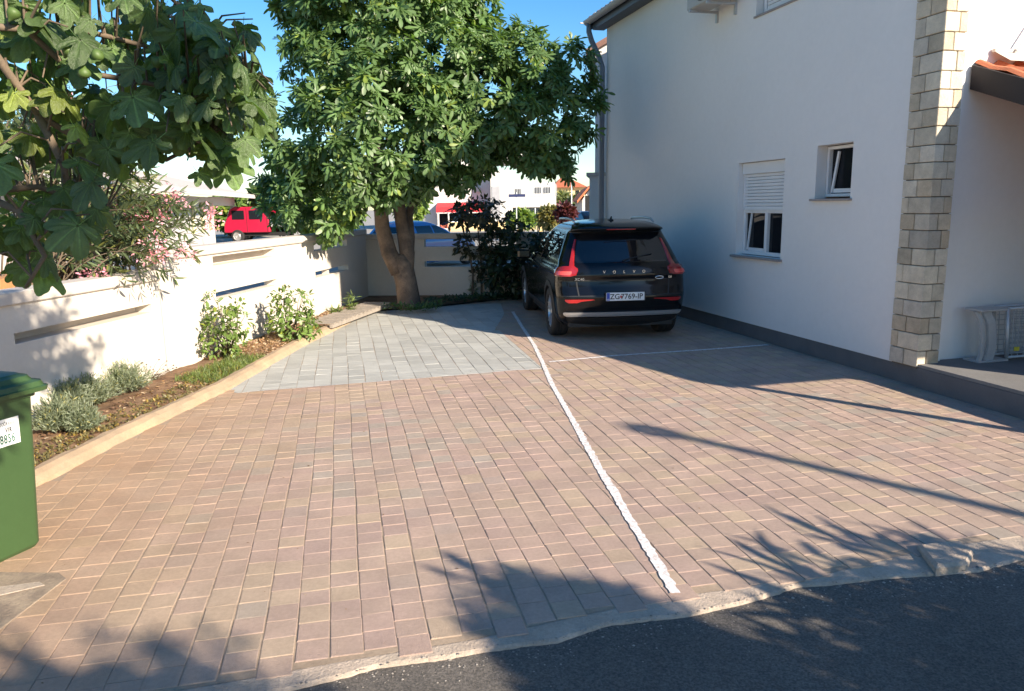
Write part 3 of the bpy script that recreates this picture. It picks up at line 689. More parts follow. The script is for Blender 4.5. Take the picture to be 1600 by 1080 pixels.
def shell(blobs, dens, inner=.35):
    """points near the surface of a union of blobs [(centre, (rx,ry,rz))], with outward directions"""
    P, O = [], []
    for (c, r_) in blobs:
        c = np.array(c); r_ = np.array(r_ if hasattr(r_, '__len__') else (r_, r_, r_), dtype=float)
        n = int(dens * (r_[0] * r_[1] + r_[1] * r_[2] + r_[0] * r_[2]) * 4.2)
        d = nrm(nr.normal(size=(n, 3))); rr = 1 - inner * nr.rand(n, 1) ** 1.6 + nr.normal(size=(n, 1)) * .05
        P.append(c + d * r_ * rr); O.append(nrm(d / r_))
    P = np.concatenate(P); O = np.concatenate(O); keep = np.ones(len(P), bool)
    for (c, r_) in blobs:
        c = np.array(c); r_ = np.array(r_ if hasattr(r_, '__len__') else (r_, r_, r_), dtype=float)
        q = (((P - c) / r_) ** 2).sum(1); keep &= ~((q < .36) & (nr.rand(len(P)) < .85))
    return P[keep], O[keep]
def limb(mb, a, b_, r0, r1, n=7, wig=.08, k=7, sag=0.0):
    a, b_ = Vector(a), Vector(b_); L_ = (b_ - a).length; pts = []; rs = []
    ph = [rng.uniform(0, 6) for _ in range(3)]
    for i in range(n + 1):
        t = i / n; p = a.lerp(b_, t); e = math.sin(PI * t)
        p += Vector((math.sin(ph[0] + t * 5), math.sin(ph[1] + t * 4), 0)) * wig * L_ * e * .5 + Vector((0, 0, sag * e * L_))
        pts.append(p); rs.append(r0 + (r1 - r0) * t)
    mb.tube(pts, rs, k, wob=.06); return pts

# ---- the fig tree at the end of the court
T0 = G(640, 487); fb = (T0.x, T0.y, 0)
ft = empty('fig_tree', fb, 0, 'big round fig tree with forked trunk at the corner of the boundary walls', 'tree')
tm = MB()
q = lambda px, py, y: Y_(px, py, y)
tr_ = [(640, 492, 13.45), (638, 470, 13.45), (634, 440, 13.45), (628, 415, 13.45), (622, 400, 13.45)]
tm.tube([q(*p) for p in tr_], [.25, .205, .19, .20, .15], 14, wob=.07)
l1 = [q(*p) for p in [(624, 425, 13.42), (608, 395, 13.4), (597, 355, 13.4), (594, 310, 13.3), (585, 240, 13.2), (560, 160, 13.2)]]
l2 = [q(*p) for p in [(632, 425, 13.45), (636, 395, 13.5), (628, 350, 13.5), (620, 300, 13.5), (640, 220, 13.5), (690, 130, 13.4)]]
l3 = [q(*p) for p in [(636, 400, 13.5), (640, 370, 13.6), (638, 335, 13.7), (680, 250, 13.7), (790, 200, 13.5), (860, 170, 13.3)]]
tm.tube(l1, [.17, .145, .13, .12, .09, .05], 11, wob=.08); tm.tube(l2, [.17, .135, .12, .11, .08, .05], 11, wob=.08); tm.tube(l3, [.12, .10, .085, .08, .06, .04], 10, wob=.08)
trunk = tm.build('trunk', M['bark'], ft, smooth=True, base=fb)
blobs_px = [(590, 60, 13.3, 115), (640, 50, 13.6, 125), (512, 95, 13.1, 68), (528, 30, 13.3, 76), (700, 110, 13.2, 95), (600, 190, 12.7, 118), (690, 60, 13.6, 70),
            (490, 215, 12.9, 70), (452, 310, 12.8, 42), (436, 270, 12.9, 28), (500, 305, 12.4, 62), (560, 250, 12.3, 80), (610, 265, 12.4, 52), (690, 215, 12.6, 85), (640, 240, 12.5, 62), (745, 215, 12.9, 52), (720, 225, 13.2, 60),
            (770, 150, 12.9, 88), (830, 105, 13.1, 55), (880, 112, 13.3, 48), (800, 75, 13.5, 38), (845, 185, 13.2, 75), (868, 225, 13.2, 50), (905, 170, 13.3, 30), (930, 150, 13.4, 16), (600, -70, 13.6, 150), (700, -10, 13.8, 70), (480, -10, 13.4, 50)]
blobs = [(tuple(Y_(x, y, d)), (r_ / CF * d, r_ / CF * d * 1.15, r_ / CF * d)) for x, y, d, r_ in blobs_px]
P, O = shell(blobs, 11.5, .5)
bm_ = MB()
roots = [Vector(p) for p in l1[2:] + l2[2:] + l3[3:]]
for i in nr.choice(len(P), 170, replace=False):
    e = Vector(P[i]); s_ = min(roots, key=lambda r_: (r_ - e).length); limb(bm_, s_, e, .035, .010, 5, .12, 5, .05)
bm_.build('branches', M['twig'], trunk)
sel = nr.rand(len(P))
L1_ = rosettes(P[sel < .8], O[sel < .8], 11, .18, LEAF_A, GREEN, droop=.6); L2_ = rosettes(P[sel >= .8], O[sel >= .8], 7, .185, LEAF_B, GREEN, droop=.6, yel=.12)
V, F, C = merge([L1_, L2_]); crown = arr_mesh('crown', V, F, C, M['leaf'], ft, fb)
print('fig crown clusters', len(P), 'faces', len(F))
ivy = MB()
iv = np.array([[T0.x + r_ * math.cos(a) * 1.0, T0.y + r_ * math.sin(a) * .6, .05 + .10 * nr.rand()] for r_, a in [(.22 + .35 * nr.rand() ** .8, nr.uniform(-2.6, 1.0)) for _ in range(140)]])
V, F, C = rosettes(iv, np.tile([[0, -.3, 1.]], (len(iv), 1)), 5, .055, OVAL, (.05, .10, .03), droop=.1)
io = arr_mesh('ivy', V, F, C, M['leaf'], None, fb); tag(io, 'dark ivy growing round the foot of the fig trunk', 'ivy')
ic = np.array([[x, y, .06 + .05 * nr.rand()] for x, y in [(-1.5 + 1.7 * t + nr.normal() * .1, 13.75 + .9 * t + nr.uniform(-.15, .35)) for t in nr.rand(230)]])
V, F, C = rosettes(ic, np.tile([[0, -.3, 1.]], (len(ic), 1)), 5, .07, OVAL, (.035, .065, .025), droop=.15)
tag(arr_mesh('ground_cover', V, F, C, M['leaf']), 'low dark ground cover along the foot of the back wall', 'ground cover', kind='stuff')

# ---- near fig branches, upper left (trunk stands out of frame to the left)
NB = (-2.9, 1.9, 0)
nt_ = empty('fig_tree', NB, 0, 'near fig tree with large lobed leaves and green figs, reaching in from the upper left', 'tree')
mb = MB(); mb.tube([(-2.9, 1.9, -.05), (-2.95, 1.95, .8), (-3.0, 2.0, 1.5), (-2.8, 2.1, 2.1), (-2.6, 2.2, 2.8)], [.13, .11, .10, .08, .05], 12, wob=.06); tk = mb.build('trunk', M['bark'], nt_, smooth=True, base=NB)
brs = [[(-420, -80, 2.3), (-60, 20, 2.5), (120, 45, 2.6), (240, 75, 2.7), (330, 70, 2.8)], [(-420, 100, 2.2), (-40, 40, 2.3), (40, 45, 2.35), (110, 110, 2.5), (230, 130, 2.6), (330, 150, 2.65), (400, 140, 2.7)],
       [(-420, 260, 2.3), (-30, 300, 2.5), (60, 292, 2.6), (120, 315, 2.7), (165, 350, 2.8)], [(-400, 330, 2.2), (-40, 380, 2.5), (20, 400, 2.6), (60, 430, 2.6)], [(-40, 40, 2.3), (60, 180, 2.5), (160, 240, 2.6), (260, 250, 2.7), (340, 210, 2.7)],
       [(-60, -120, 2.5), (100, -60, 2.7), (250, -20, 2.8), (300, 30, 2.9)], [(-40, 300, 2.5), (30, 330, 2.4), (70, 400, 2.4), (40, 450, 2.4)], [(60, 180, 2.5), (100, 260, 2.5), (110, 330, 2.6), (150, 400, 2.6)]]
mb = MB()
for b_ in brs: mb.tube([Y_(*p) for p in b_], [.014 - .009 * i / (len(b_) - 1) for i in range(len(b_))], 7, wob=.05)
brm = mb
pos, out = [], []
def near(n, poly, d0, d1):
    xs = [p[0] for p in poly]; ys = [p[1] for p in poly]; k = 0
    while k < n:
        x, y = rng.uniform(min(xs), max(xs)), rng.uniform(min(ys), max(ys))
        if inpoly(x, y, poly): pos.append(tuple(Y_(x, y, rng.uniform(d0, d1)))); k += 1
near(205, [(-60, -60), (255, -60), (262, 30), (330, 60), (395, 105), (415, 165), (395, 225), (345, 245), (290, 215), (240, 225), (200, 250), (130, 230), (60, 165), (-60, 150)], 2.35, 3.1)
near(60, [(250, 20), (310, 30), (400, 100), (425, 160), (390, 235), (340, 250), (290, 190), (240, 120)], 2.4, 2.9)
near(66, [(-60, 170), (20, 190), (130, 250), (165, 300), (150, 350), (100, 390), (40, 440), (-60, 450)], 2.3, 2.8)
near(40, [(30, 120), (230, 210), (270, 250), (200, 270), (60, 230)], 2.6, 3.2)
near(7, [(295, 0), (330, 0), (330, 40), (300, 45)], 2.6, 2.8); near(4, [(370, 40), (395, 40), (395, 80), (370, 80)], 2.6, 2.8); near(5, [(300, 225), (375, 225), (360, 285), (315, 290)], 2.5, 2.8)
near(14, [(-330, -260), (350, -260), (330, -60), (-60, -60), (-60, 250), (-330, 250)], 2.0, 3.0)
pos = np.array(pos); n = len(pos)
az = nr.uniform(0, 2 * PI, n); ax = np.stack([np.cos(az) * .8 + .15, np.sin(az) * .7 - .1, -.35 - .75 * nr.rand(n)], 1)
nm = np.stack([nr.normal(size=n) * .35 + .35, nr.normal(size=n) * .35 - .45, .75 + nr.rand(n) * .3], 1)
def big_leaf(seed):
    r_ = random.Random(seed); lob = [(-108 + r_.uniform(-6, 6), r_.uniform(.5, .66)), (-50 + r_.uniform(-5, 5), r_.uniform(.8, .92)), (r_.uniform(-4, 4), 1.0), (50 + r_.uniform(-5, 5), r_.uniform(.8, .92)), (108 + r_.uniform(-6, 6), r_.uniform(.5, .66))]
    # dense polar grid so that the blade can curl and carry veins in colour
    V = []; C = []; F = []; nr_, na = 9, 72; dr = r_.uniform(.15, .5); cur = r_.uniform(-.25, .35); tw = r_.uniform(-.3, .3)
    for i in range(nr_ + 1):
        for j in range(na + 1):
            a = -158 + 316 * j / na; best = .28; vein = 9
            for la, L_ in lob:
                d = a - la; w = 16.5 + 5 * L_
                v_ = L_ * (1 - abs(d / (w * 1.35)) ** 2.4 * .5) if abs(d) < w * 1.35 else 0
                v_ *= 1 + .03 * math.sin(a * 1.3)
                best = max(best, v_)
            if abs(a) > 135: best *= 1 - .35 * (abs(a) - 135) / 23
            t = i / nr_; rr = best * t; x, y = rr * math.cos(R(a)), rr * math.sin(R(a))
            for la, L_ in lob:
                dd = abs(x * math.sin(R(la)) - y * math.cos(R(la))); fw = x * math.cos(R(la)) + y * math.sin(R(la))
                if fw > 0:
                    vein = min(vein, dd / (1.15 - t * .6))
                    s2 = (fw + dd * .9) * 9; e2 = abs(s2 - round(s2)) / 9
                    if dd < .2 * L_ : vein = min(vein, e2 * 2.2 + .012)
            b_ = 1.0 + max(0, 1 - vein / .02) * 1.15
            z = -dr * rr * rr - cur * y * y + tw * x * y + .025 * math.sin(a * .13 * 2) * t + .04 * min(1, vein * 14) * t + .012 * math.sin(x * 31) * math.sin(y * 27)
            V.append((x, y, z)); C.append(b_)
    for i in range(nr_):
        for j in range(na):
            a_ = i * (na + 1) + j; F += [(a_, a_ + 1, a_ + na + 2), (a_, a_ + na + 2, a_ + na + 1)]
    b0 = len(V); pts = [(0, 0, 0), (-.22, 0, .03), (-.45, .02, .10)]           # leaf stalk: a three-sided rod
    for (px_, py_, pz_) in pts:
        for k in range(3): a = 2 * PI * k / 3; V.append((px_, py_ + .013 * math.cos(a), pz_ + .013 * math.sin(a) - .008)); C.append(2.6)
    for i in range(2):
        for k in range(3):
            a_, c_ = b0 + i * 3 + k, b0 + i * 3 + (k + 1) % 3; F += [(a_, c_, c_ + 3), (a_, c_ + 3, a_ + 3)]
    return np.array(V), np.array(F), np.array(C)
parts = []; idx = nr.randint(0, 6, n); base = leafcol(n, (.10, .16, .05), .35, .1)
for k in range(6):
    m_ = idx == k
    parts.append(scatter(big_leaf(k), pos[m_], ax[m_], nm[m_], nr.uniform(.055, .115, m_.sum()), base[m_]))
V, F, C = merge(parts); arr_mesh('crown', V, F, C, M['leafbig'], nt_, NB, smooth=True)
pm_ = brm; bpts = [a_.lerp(b_, k / 6) for br in brs for a_, b_ in zip([Y_(*p) for p in br][:-1], [Y_(*p) for p in br][1:]) for k in range(6)]
for i in range(n):
    e_ = Vector(pos[i]) - Vector(ax[i]).normalized() * .045 + Vector((0, 0, .010)); nb_ = min(bpts, key=lambda v: (v - e_).length)
    if (nb_ - e_).length < .75: pm_.tube([nb_, nb_.lerp(e_, .5) + Vector((0, 0, .02 + .03 * rng.random())), e_], [.0045, .0035, .0022], 5, caps=False)
    continue
    a = Vector(ax[i]).normalized(); p = Vector(pos[i]) - a * .045 + Vector((0, 0, .01)); pm_.tube([p, p - a * .05 + Vector((0, 0, -.01)), p - a * .09 + Vector((-.03, 0, -.02))], [.002, .003, .0035], 5, caps=False)
pm_.build('branches', M['twig'], tk, smooth=True, base=NB)
def fig_fruit(p, parent, base, s=1.0):
    f = MB(); ph = rng.uniform(0, 6); m_ = Matrix.Translation(p) @ Matrix.Rotation(rng.uniform(2.2, 3.6), 4, 'X') @ Matrix.Rotation(ph, 4, 'Y') @ Matrix.Scale(s, 4)
    f.lathe([(.0005, -.004), (.004, -.002), (.0055, .004), (.012, .012), (.019, .022), (.0215, .032), (.019, .041), (.010, .047), (.0015, .048)], 14, m_)
    f.build('fig', M['fig'], parent, smooth=True, base=base)
for px, py, d in ((101, 90, 2.36), (117, 80, 2.36), (129, 100, 2.34), (143, 94, 2.34), (14, 33, 2.3), (238, 90, 2.5), (300, 44, 2.6), (60, 345, 2.4)): fig_fruit(Y_(px, py, d), nt_, NB, .85)

# ---- oleander behind the left wall, leaning over it
OB = (-4.75, 8.1, 0)
ol = empty('oleander', OB, 0, 'oleander with narrow leaves and pink flowers leaning over the cream wall', 'shrub')
tips_px = []
for _ in range(95):
    tips_px.append((rng.gauss(225, 48), rng.gauss(340, 40), rng.uniform(7.2, 8.6)))
for _ in range(75): tips_px.append((rng.uniform(20, 240), rng.uniform(120, 330), rng.uniform(7.4, 9.0)))
for _ in range(25): tips_px.append((rng.uniform(20, 75), rng.uniform(130, 230), rng.uniform(7.4, 9.0)))
tips_px += [(285, 350, 7.7), (300, 365, 7.7), (305, 340, 7.9), (275, 380, 7.6), (255, 420, 7.4), (225, 430, 7.4), (180, 420, 7.4), (200, 440, 7.3), (315, 355, 7.8), (260, 330, 7.8), (160, 430, 7.4), (240, 400, 7.4), (280, 300, 8)]
st_ = MB(); lp, la, lb = [], [], []
tp = [Y_(x, min(y, 442), d) for x, y, d in tips_px]
for t in tp:
    r0 = Vector((OB[0] + rng.uniform(-.7, .2), OB[1] + rng.uniform(-1.3, 1.6), .05))
    mid = Vector(((r0.x * .62 + t.x * .38), (r0.y * .62 + t.y * .38), max(1.7, t.z * .8 + .45)))
    pts = [r0 * (1 - s_) ** 2 + mid * 2 * s_ * (1 - s_) + t * s_ * s_ for s_ in [i / 9 for i in range(10)]]
    st_.tube(pts, [.009 - .007 * i / 9 for i in range(10)], 5)
    for k in range(30):
        s_ = 1 - .45 * rng.random() ** 1.3; i = min(8, int(s_ * 9)); p = pts[i].lerp(pts[i + 1], s_ * 9 - i); dr = (pts[i + 1] - pts[i]).normalized()
        rd = Vector((rng.gauss(0, 1), rng.gauss(0, 1), rng.gauss(0, 1))); rd = (rd - dr * rd.dot(dr)).normalized()
        lp.append(tuple(p)); la.append(tuple(dr * .8 + rd * .8 + Vector((0, 0, -.1)))); lb.append(tuple(rd.cross(dr) + Vector((0, 0, .5))))
st_.build('stems', M['twig'], ol, base=OB)
lp, la, lb = map(np.array, (lp, la, lb)); V, F, C = scatter(BLADE, lp, la, lb, nr.uniform(.09, .155, len(lp)), leafcol(len(lp), (.085, .115, .05), .3, .12))
arr_mesh('foliage', V, F, C, M['leaf'], ol, OB)
fl_px = [(264, 309, 8, .14), (276, 312, 8, .10), (330, 330, 8, .07), (98, 152, 8, .05), (236, 388, 7.5, .12), (248, 396, 7.5, .10), (287, 398, 7.5, .09), (144, 427, 7.4, .10), (160, 434, 7.4, .08), (188, 328, 7.8, .07), (205, 335, 7.8, .06), (228, 345, 7.8, .06), (330, 350, 7.8, .07), (222, 330, 7.9, .07), (252, 338, 7.9, .06), (112, 160, 8, .05), (180, 325, 8, .05)]
for x, y, d, r_ in fl_px:
    c = np.array(Y_(x, y, d)); n_ = int(26 + r_ * 500); p_ = c + nr.normal(size=(n_, 3)) * r_ * .5; d_ = nrm(p_ - c + nr.normal(size=(n_, 3)) * .03)
    pc = np.array([[.85, .30, .42]]) * nr.uniform(.7, 1.15, (n_, 1)) + np.array([[0, .12, .10]]) * nr.rand(n_, 1)
    V, F, C = scatter(OVAL, p_, d_, nr.normal(size=(n_, 3)), nr.uniform(.025, .045, n_), pc); arr_mesh('blossom', V, F, C, M['petal'], ol, OB)

# ---- shrubs and herbs of the bed
def bush(name, label, base, blobs, dens, k, size, T, col, droop=.2, stems=8, group=None, yel=.08, cat='shrub', stem_r=.008, inner=.8, part='foliage'):
    e = empty(name, base, 0, label, cat, group); P, O = shell(blobs, dens, inner)
    O = nrm(O + np.array([[0, 0, .5]]))
    mb = MB()
    for i in nr.choice(len(P), min(stems * 5, len(P)), replace=False):
        t = Vector(P[i]); b0 = Vector(base) + Vector((rng.uniform(-.06, .06), rng.uniform(-.06, .06), 0)); limb(mb, b0, t, stem_r, stem_r * .35, 5, .1, 5)
    mb.build('stems', M['twig'], e, base=base)
    V, F, C = rosettes(P, O, k, size, T, col, droop=droop, yel=yel); arr_mesh(part, V, F, C, M['leaf'], e, base); return e
b1 = G(357, 556, .05); b2 = G(452, 527, .05)
def blob_px(L_, d): return [(tuple(Y_(x, y, d + dd)), r_ / CF * d) for x, y, r_, dd in L_]
bush('leafy_shrub', 'loose upright green shrub, the nearer of two in the bed by the cream wall', tuple(b1), blob_px([(346, 528, 32, 0), (336, 500, 20, .1), (368, 505, 20, -.1), (331, 466, 9, .1), (370, 478, 12, .1), (350, 498, 24, 0), (333, 535, 20, 0), (368, 535, 20, 0)], 8.9), 95, 5, .075, OVAL, (.12, .18, .045), .3, 7)
bush('leafy_shrub', 'dense green shrub between the looser shrub and the slatted pallet', tuple(b2), blob_px([(452, 498, 32, 0), (437, 472, 18, .1), (466, 475, 22, -.1), (430, 455, 7, 0), (478, 498, 18, 0), (462, 508, 28, 0), (432, 503, 16, 0), (488, 516, 12, 0), (446, 460, 10, 0)], 10.1), 105, 5, .078, OVAL, (.12, .185, .045), .3, 7)
SILV = (.20, .23, .155)
for i, (px, py, r_, d, lab) in enumerate([(195, 618, 40, 7.25, 'rounded silver grey lavender bush, farthest from the green bin'), (140, 630, 40, 6.75, 'silver grey lavender bush in the middle of the clump by the wall'), (92, 655, 42, 5.95, 'silver grey lavender bush beside the green bin'), (110, 620, 30, 6.5, 'half shaded lavender bush close against the cream wall'), (130, 668, 26, 5.95, 'low trailing lavender bush near the kerb')]):
    c = Y_(px, py, d); cz = max(.12, c.z); rr = r_ / CF * d; b_ = (c.x, c.y, .03)
    rr *= 1.3; cz *= 1.15; e = empty('lavender', b_, 0, lab, 'lavender', 'lavender bushes in the bed')
    n_ = 620; a = nr.uniform(0, 2 * PI, n_); el_ = nr.rand(n_) ** .7 * 1.25; dv = np.stack([np.cos(a) * np.sin(el_), np.sin(a) * np.sin(el_), np.cos(el_)], 1)
    ctr = np.array([c.x, c.y, .04]); H_ = cz + rr * .75
    tipz = ctr + dv * np.array([[rr, rr, H_ * .8]]) * nr.uniform(.55, 1.08, (n_, 1))
    m_ = np.repeat(np.arange(n_), 9); t_ = nr.uniform(.35, 1.0, (len(m_), 1)); pp = ctr + (tipz[m_] - ctr) * t_; dd = dv[m_] + nr.normal(size=(len(m_), 3)) * .45
    V, F, C = scatter(BLADE, pp, dd, nr.normal(size=(len(m_), 3)), nr.uniform(.025, .05, len(m_)), leafcol(len(m_), SILV, .3, .05)); arr_mesh('foliage', V, F, C, M['leaf'], e, b_)
# wiry dry seed heads by the lavender
b_ = tuple(G(235, 592, .04)); e = empty('dry_herb', b_, 0, 'wiry dry herb with small brown seed heads against the cream wall', 'plant')
s = MB(); h_ = MB()
for i in range(16):
    t = Vector(Y_(rng.uniform(222, 285), rng.uniform(560, 585), 7.7)); pts = limb(s, b_, t, .003, .0015, 4, .1, 4)
    h_ = MB(); h_.lathe([(.001, -.008), (.012, 0), (.001, .008)], 6, Matrix.Translation(t)); h_.build('seed_head', M['twig'], e, base=b_)
s.build('stems', M['twig'], e, base=b_)
def scatter_bed(n, y0, y1, f0, f1):
    y = nr.uniform(y0, y1, n); x0 = np.array([wx(v) for v in y]); x1 = np.array([kx(v) - .14 for v in y]); t = nr.uniform(f0, f1, n)
    x = x0 * (1 - t) + x1 * t; return np.stack([x, y, np.array([soil_z(a, b_) for a, b_ in zip(x, y)]) + .005], 1)
# mulch of dead leaves and chips
p_ = np.concatenate([scatter_bed(3200, 8.9, 10.9, .02, .98), scatter_bed(900, 10.9, 13.0, .05, .98), scatter_bed(1000, 4.5, 8.9, .3, .98)]); n_ = len(p_)
pal_ = np.array([(.30, .17, .09), (.42, .28, .17), (.18, .10, .06), (.50, .38, .27), (.24, .14, .09)]); 
V, F, C = scatter(OVAL, p_ + np.array([[0, 0, .01]]) * nr.rand(n_, 1), nr.normal(size=(n_, 3)) * np.array([[1, 1, .25]]), np.array([[0, 0, 1.]]) + nr.normal(size=(n_, 3)) * .5, nr.uniform(.02, .055, n_), pal_[nr.randint(0, 5, n_)])
tag(arr_mesh('leaf_litter', V, F, C, M['petal']), 'brown dead leaves and chips covering the garden bed', 'leaf litter', kind='stuff')
# green and reddish ground plants in the bed
p_ = scatter_bed(2300, 7.6, 8.9, .45, 1.0); n_ = len(p_)
V, F, C = scatter(GRASS, p_, nr.normal(size=(n_, 3)) * .6 + np.array([[0, 0, 1.]]), nr.normal(size=(n_, 3)), nr.uniform(.04, .09, n_), leafcol(n_, (.13, .18, .05), .3, .15))
tag(arr_mesh('grass', V, F, C, M['leaf']), 'short green grass at the edge of the garden bed', 'grass', kind='stuff')
p_ = np.concatenate([scatter_bed(520, 5.0, 8.3, .6, 1.0), scatter_bed(160, 10.4, 11.2, .6, 1.0)]); n_ = len(p_)
V, F, C = rosettes(p_, np.tile([[0, 0, 1.]], (n_, 1)), 5, .032, OVAL, (.17, .145, .06), droop=.0, yel=.25)
tag(arr_mesh('creeping_plants', V, F, C, M['leaf']), 'low reddish creeping plants along the inside of the kerb', 'ground cover', kind='stuff')
for px, py, d, h, lab in ((549, 493, 12.2, .3, 'small spiky weed by the cream wall beyond the pallet'), (525, 497, 12.0, .12, 'tiny weed sprouting at the foot of the wall'), (742, 461, 14.7, .25, 'tiny sapling in the bed by the back wall')):
    c = G(px, py, .03); b_ = tuple(c); P_ = np.array([[c.x + nr.normal() * .03, c.y + nr.normal() * .03, .05 + h * i_ / 44] for i_ in range(44)])
    V, F, C = rosettes(P_, np.tile([[0, 0, 1.]], (44, 1)), 4, .09, BLADE, (.14, .19, .06), droop=.05); tag(arr_mesh('weed', V, F, C, M['leaf'], None, b_), lab, 'weed')
# ---- dark shrubs by the back wall
b_ = tuple(G(750, 464, .0)); e = empty('small_tree', b_, 0, 'small dark tree with thin stems standing before the back wall, left of the car', 'tree')
mb = MB()
for dx in (-14, 0, 14): mb.tube([G(752 + dx, 464), Y_(753 + dx, 430, b_[1]), Y_(750 + dx * 1.2, 390, b_[1]), Y_(745 + dx * 2, 340, b_[1])], [.022, .02, .018, .01], 7)
mb.build('trunk', M['twig'], e, base=b_)
P, O = shell([(tuple(Y_(x, y, b_[1] - .1)), (r_ / CF * 14.6, r_ / CF * 14.6, ry / CF * 14.6)) for x, y, r_, ry in ((752, 335, 46, 20), (720, 345, 22, 10), (775, 350, 26, 12), (750, 318, 22, 14), (735, 330, 26, 12), (740, 385, 28, 14), (752, 420, 14, 20), (765, 395, 20, 18), (728, 378, 16, 9))], 46, .8)
V, F, C = rosettes(P, O, 7, .12, OVAL, (.055, .055, .035), droop=.15, yel=.1); arr_mesh('crown', V, F, C, M['leaf'], e, b_)
b_ = tuple(G(808, 462, .0))
bush('dark_shrub', 'dense dark evergreen shrub filling the corner left of the black car', b_, [(tuple(Y_(x, y, 14.6)), (r_ / CF * 14.6, r_ / CF * 12, ry / CF * 14.6)) for x, y, r_, ry in ((800, 415, 42, 48), (835, 425, 34, 40), (785, 380, 30, 24), (820, 385, 36, 30), (775, 430, 22, 26), (855, 400, 30, 34), (800, 360, 18, 10), (880, 420, 30, 40))], 44, 7, .15, OVAL, (.028, .045, .02), .25, 6, stem_r=.02)
# ============================================================ CARS (local frame: +y forward, origin on the ground under the rear axle)
def lut(tab, z):
    if z <= tab[0][0]: return tab[0][1]
    for (a, va), (b_, vb) in zip(tab, tab[1:]):
        if z <= b_:
            t = (z - a) / (b_ - a); return va + (vb - va) * t
    return tab[-1][1]
def slut(tab, z, h=.012): return (lut(tab, z - h) + 2 * lut(tab, z) + lut(tab, z + h)) / 4
class Shell:
    def __init__(s, W, YR, YF, RR, RF, bow=.05): s.W, s.YR, s.YF, s.RR, s.RF, s.bow = W, YR, YF, RR, RF, bow
    def P(s, a, z, off=0.0):
        sg = -1 if a < 0 else 1; a = abs(a); w = slut(s.W, z) + off; yr = slut(s.YR, z) - off; yf = slut(s.YF, z) + off
        rr = slut(s.RR, z); rf = slut(s.RF, z); bow = s.bow; ybr = yr + bow * ((w - rr) / w) ** 2 ; 
        if a <= 12: x = (w - rr) * a / 12; y = yr + bow * (x / w) ** 2
        elif a <= 22:
            t = (a - 12) / 10 * PI / 2; x = w - rr + rr * math.sin(t); y = ybr + rr - rr * math.cos(t)
        elif a <= 82:
            y0, y1 = ybr + rr, yf - .12 - rf; t = (a - 22) / 60; y = y0 + (y1 - y0) * t; x = w
        elif a <= 92:
            t = (a - 82) / 10 * PI / 2; x = w - rf + rf * math.cos(t); y = yf - .12 - rf + rf * math.sin(t)
        else: t = (100 - a) / 8; x = (w - rf) * t; y = yf - .12 * t * t
        # slight taper in plan towards the ends
        k = max(0, (abs(y - 1.3) - 1.3)) ; x *= 1 - .012 * k * k
        return Vector((sg * x, y, z))
    def aofy(s, y, z):
        lo, hi = 12.0, 92.0
        for _ in range(28):
            m = (lo + hi) / 2
            if s.P(m, z).y < y: lo = m
            else: hi = m
        return lo
def ringa():
    A = [12 * i / 10 for i in range(11)] + [12 + 10 * i / 9 for i in range(1, 10)] + [22 + 60 * i / 90 for i in range(1, 91)] + [82 + i * 10 / 7 for i in range(1, 8)] + [92 + 8 * i / 6 for i in range(1, 7)]
    return A + [-a for a in reversed(A[1:-1])]
def car_body(sh, zs, wheels, wr, m, parent):
    A = ringa(); mb = MB(); n = len(A)
    for z in zs:
        mb.v.extend([tuple(sh.P(a, z)) for a in A])
    for i in range(len(zs) - 1):
        for k in range(n):
            q = (i * n + k, i * n + (k + 1) % n, (i + 1) * n + (k + 1) % n, (i + 1) * n + k)
            c = sum((Vector(mb.v[j]) for j in q), Vector()) / 4
            if abs(c.x) > .45 and any((c.y - wy) ** 2 + (c.z - wr * .97) ** 2 < (wr + .055) ** 2 for wy in wheels): continue
            mb.f.append(q); mb.c.append((1, 1, 1))
    top = len(zs) - 1; mb.v.append((0, (sh.P(0, zs[-1]).y + sh.P(100, zs[-1]).y) / 2, zs[-1] + .012)); c = len(mb.v) - 1
    for k in range(n): mb.f.append((top * n + k, top * n + (k + 1) % n, c)); mb.c.append((1, 1, 1))
    return mb.build('body', m, parent, smooth=True)
def patch(sh, rows, na, m, name, parent, off=.006, smooth=True, thick=True):
    """rows: (z, aL, aR) from bottom to top; a panel hugging the shell"""
    mb = MB(); g = []
    for z, a0, a1 in rows: g.append([sh.P(a0 + (a1 - a0) * k / na, z, off) for k in range(na + 1)])
    gi = []
    for z, a0, a1 in rows: gi.append([sh.P(a0 + (a1 - a0) * k / na, z, -.004) for k in range(na + 1)])
    for i in range(len(rows) - 1):
        for k in range(na): mb.quad(g[i][k], g[i][k + 1], g[i + 1][k + 1], g[i + 1][k])
    mb2 = mb
    if thick:
        for i in range(len(rows) - 1):
            mb2.quad(gi[i][0], g[i][0], g[i + 1][0], gi[i + 1][0]); mb2.quad(g[i][-1], gi[i][-1], gi[i + 1][-1], g[i + 1][-1])
        for k in range(na):
            mb2.quad(gi[0][k], gi[0][k + 1], g[0][k + 1], g[0][k]); mb2.quad(g[-1][k], g[-1][k + 1], gi[-1][k + 1], gi[-1][k])
    return mb2.build(name, m, parent, smooth=False) if not smooth else _sm(mb2.build(name, m, parent, smooth=True))
def _sm(o):
    es = o.modifiers.new('split', 'EDGE_SPLIT'); es.split_angle = R(40); return o
def dens(rows, n=6):
    out = []
    for (z0, a0, b0), (z1, a1, b1) in zip(rows, rows[1:]):
        for k in range(n): t = k / n; out.append((z0 + (z1 - z0) * t, a0 + (a1 - a0) * t, b0 + (b1 - b0) * t))
    return out + [rows[-1]]
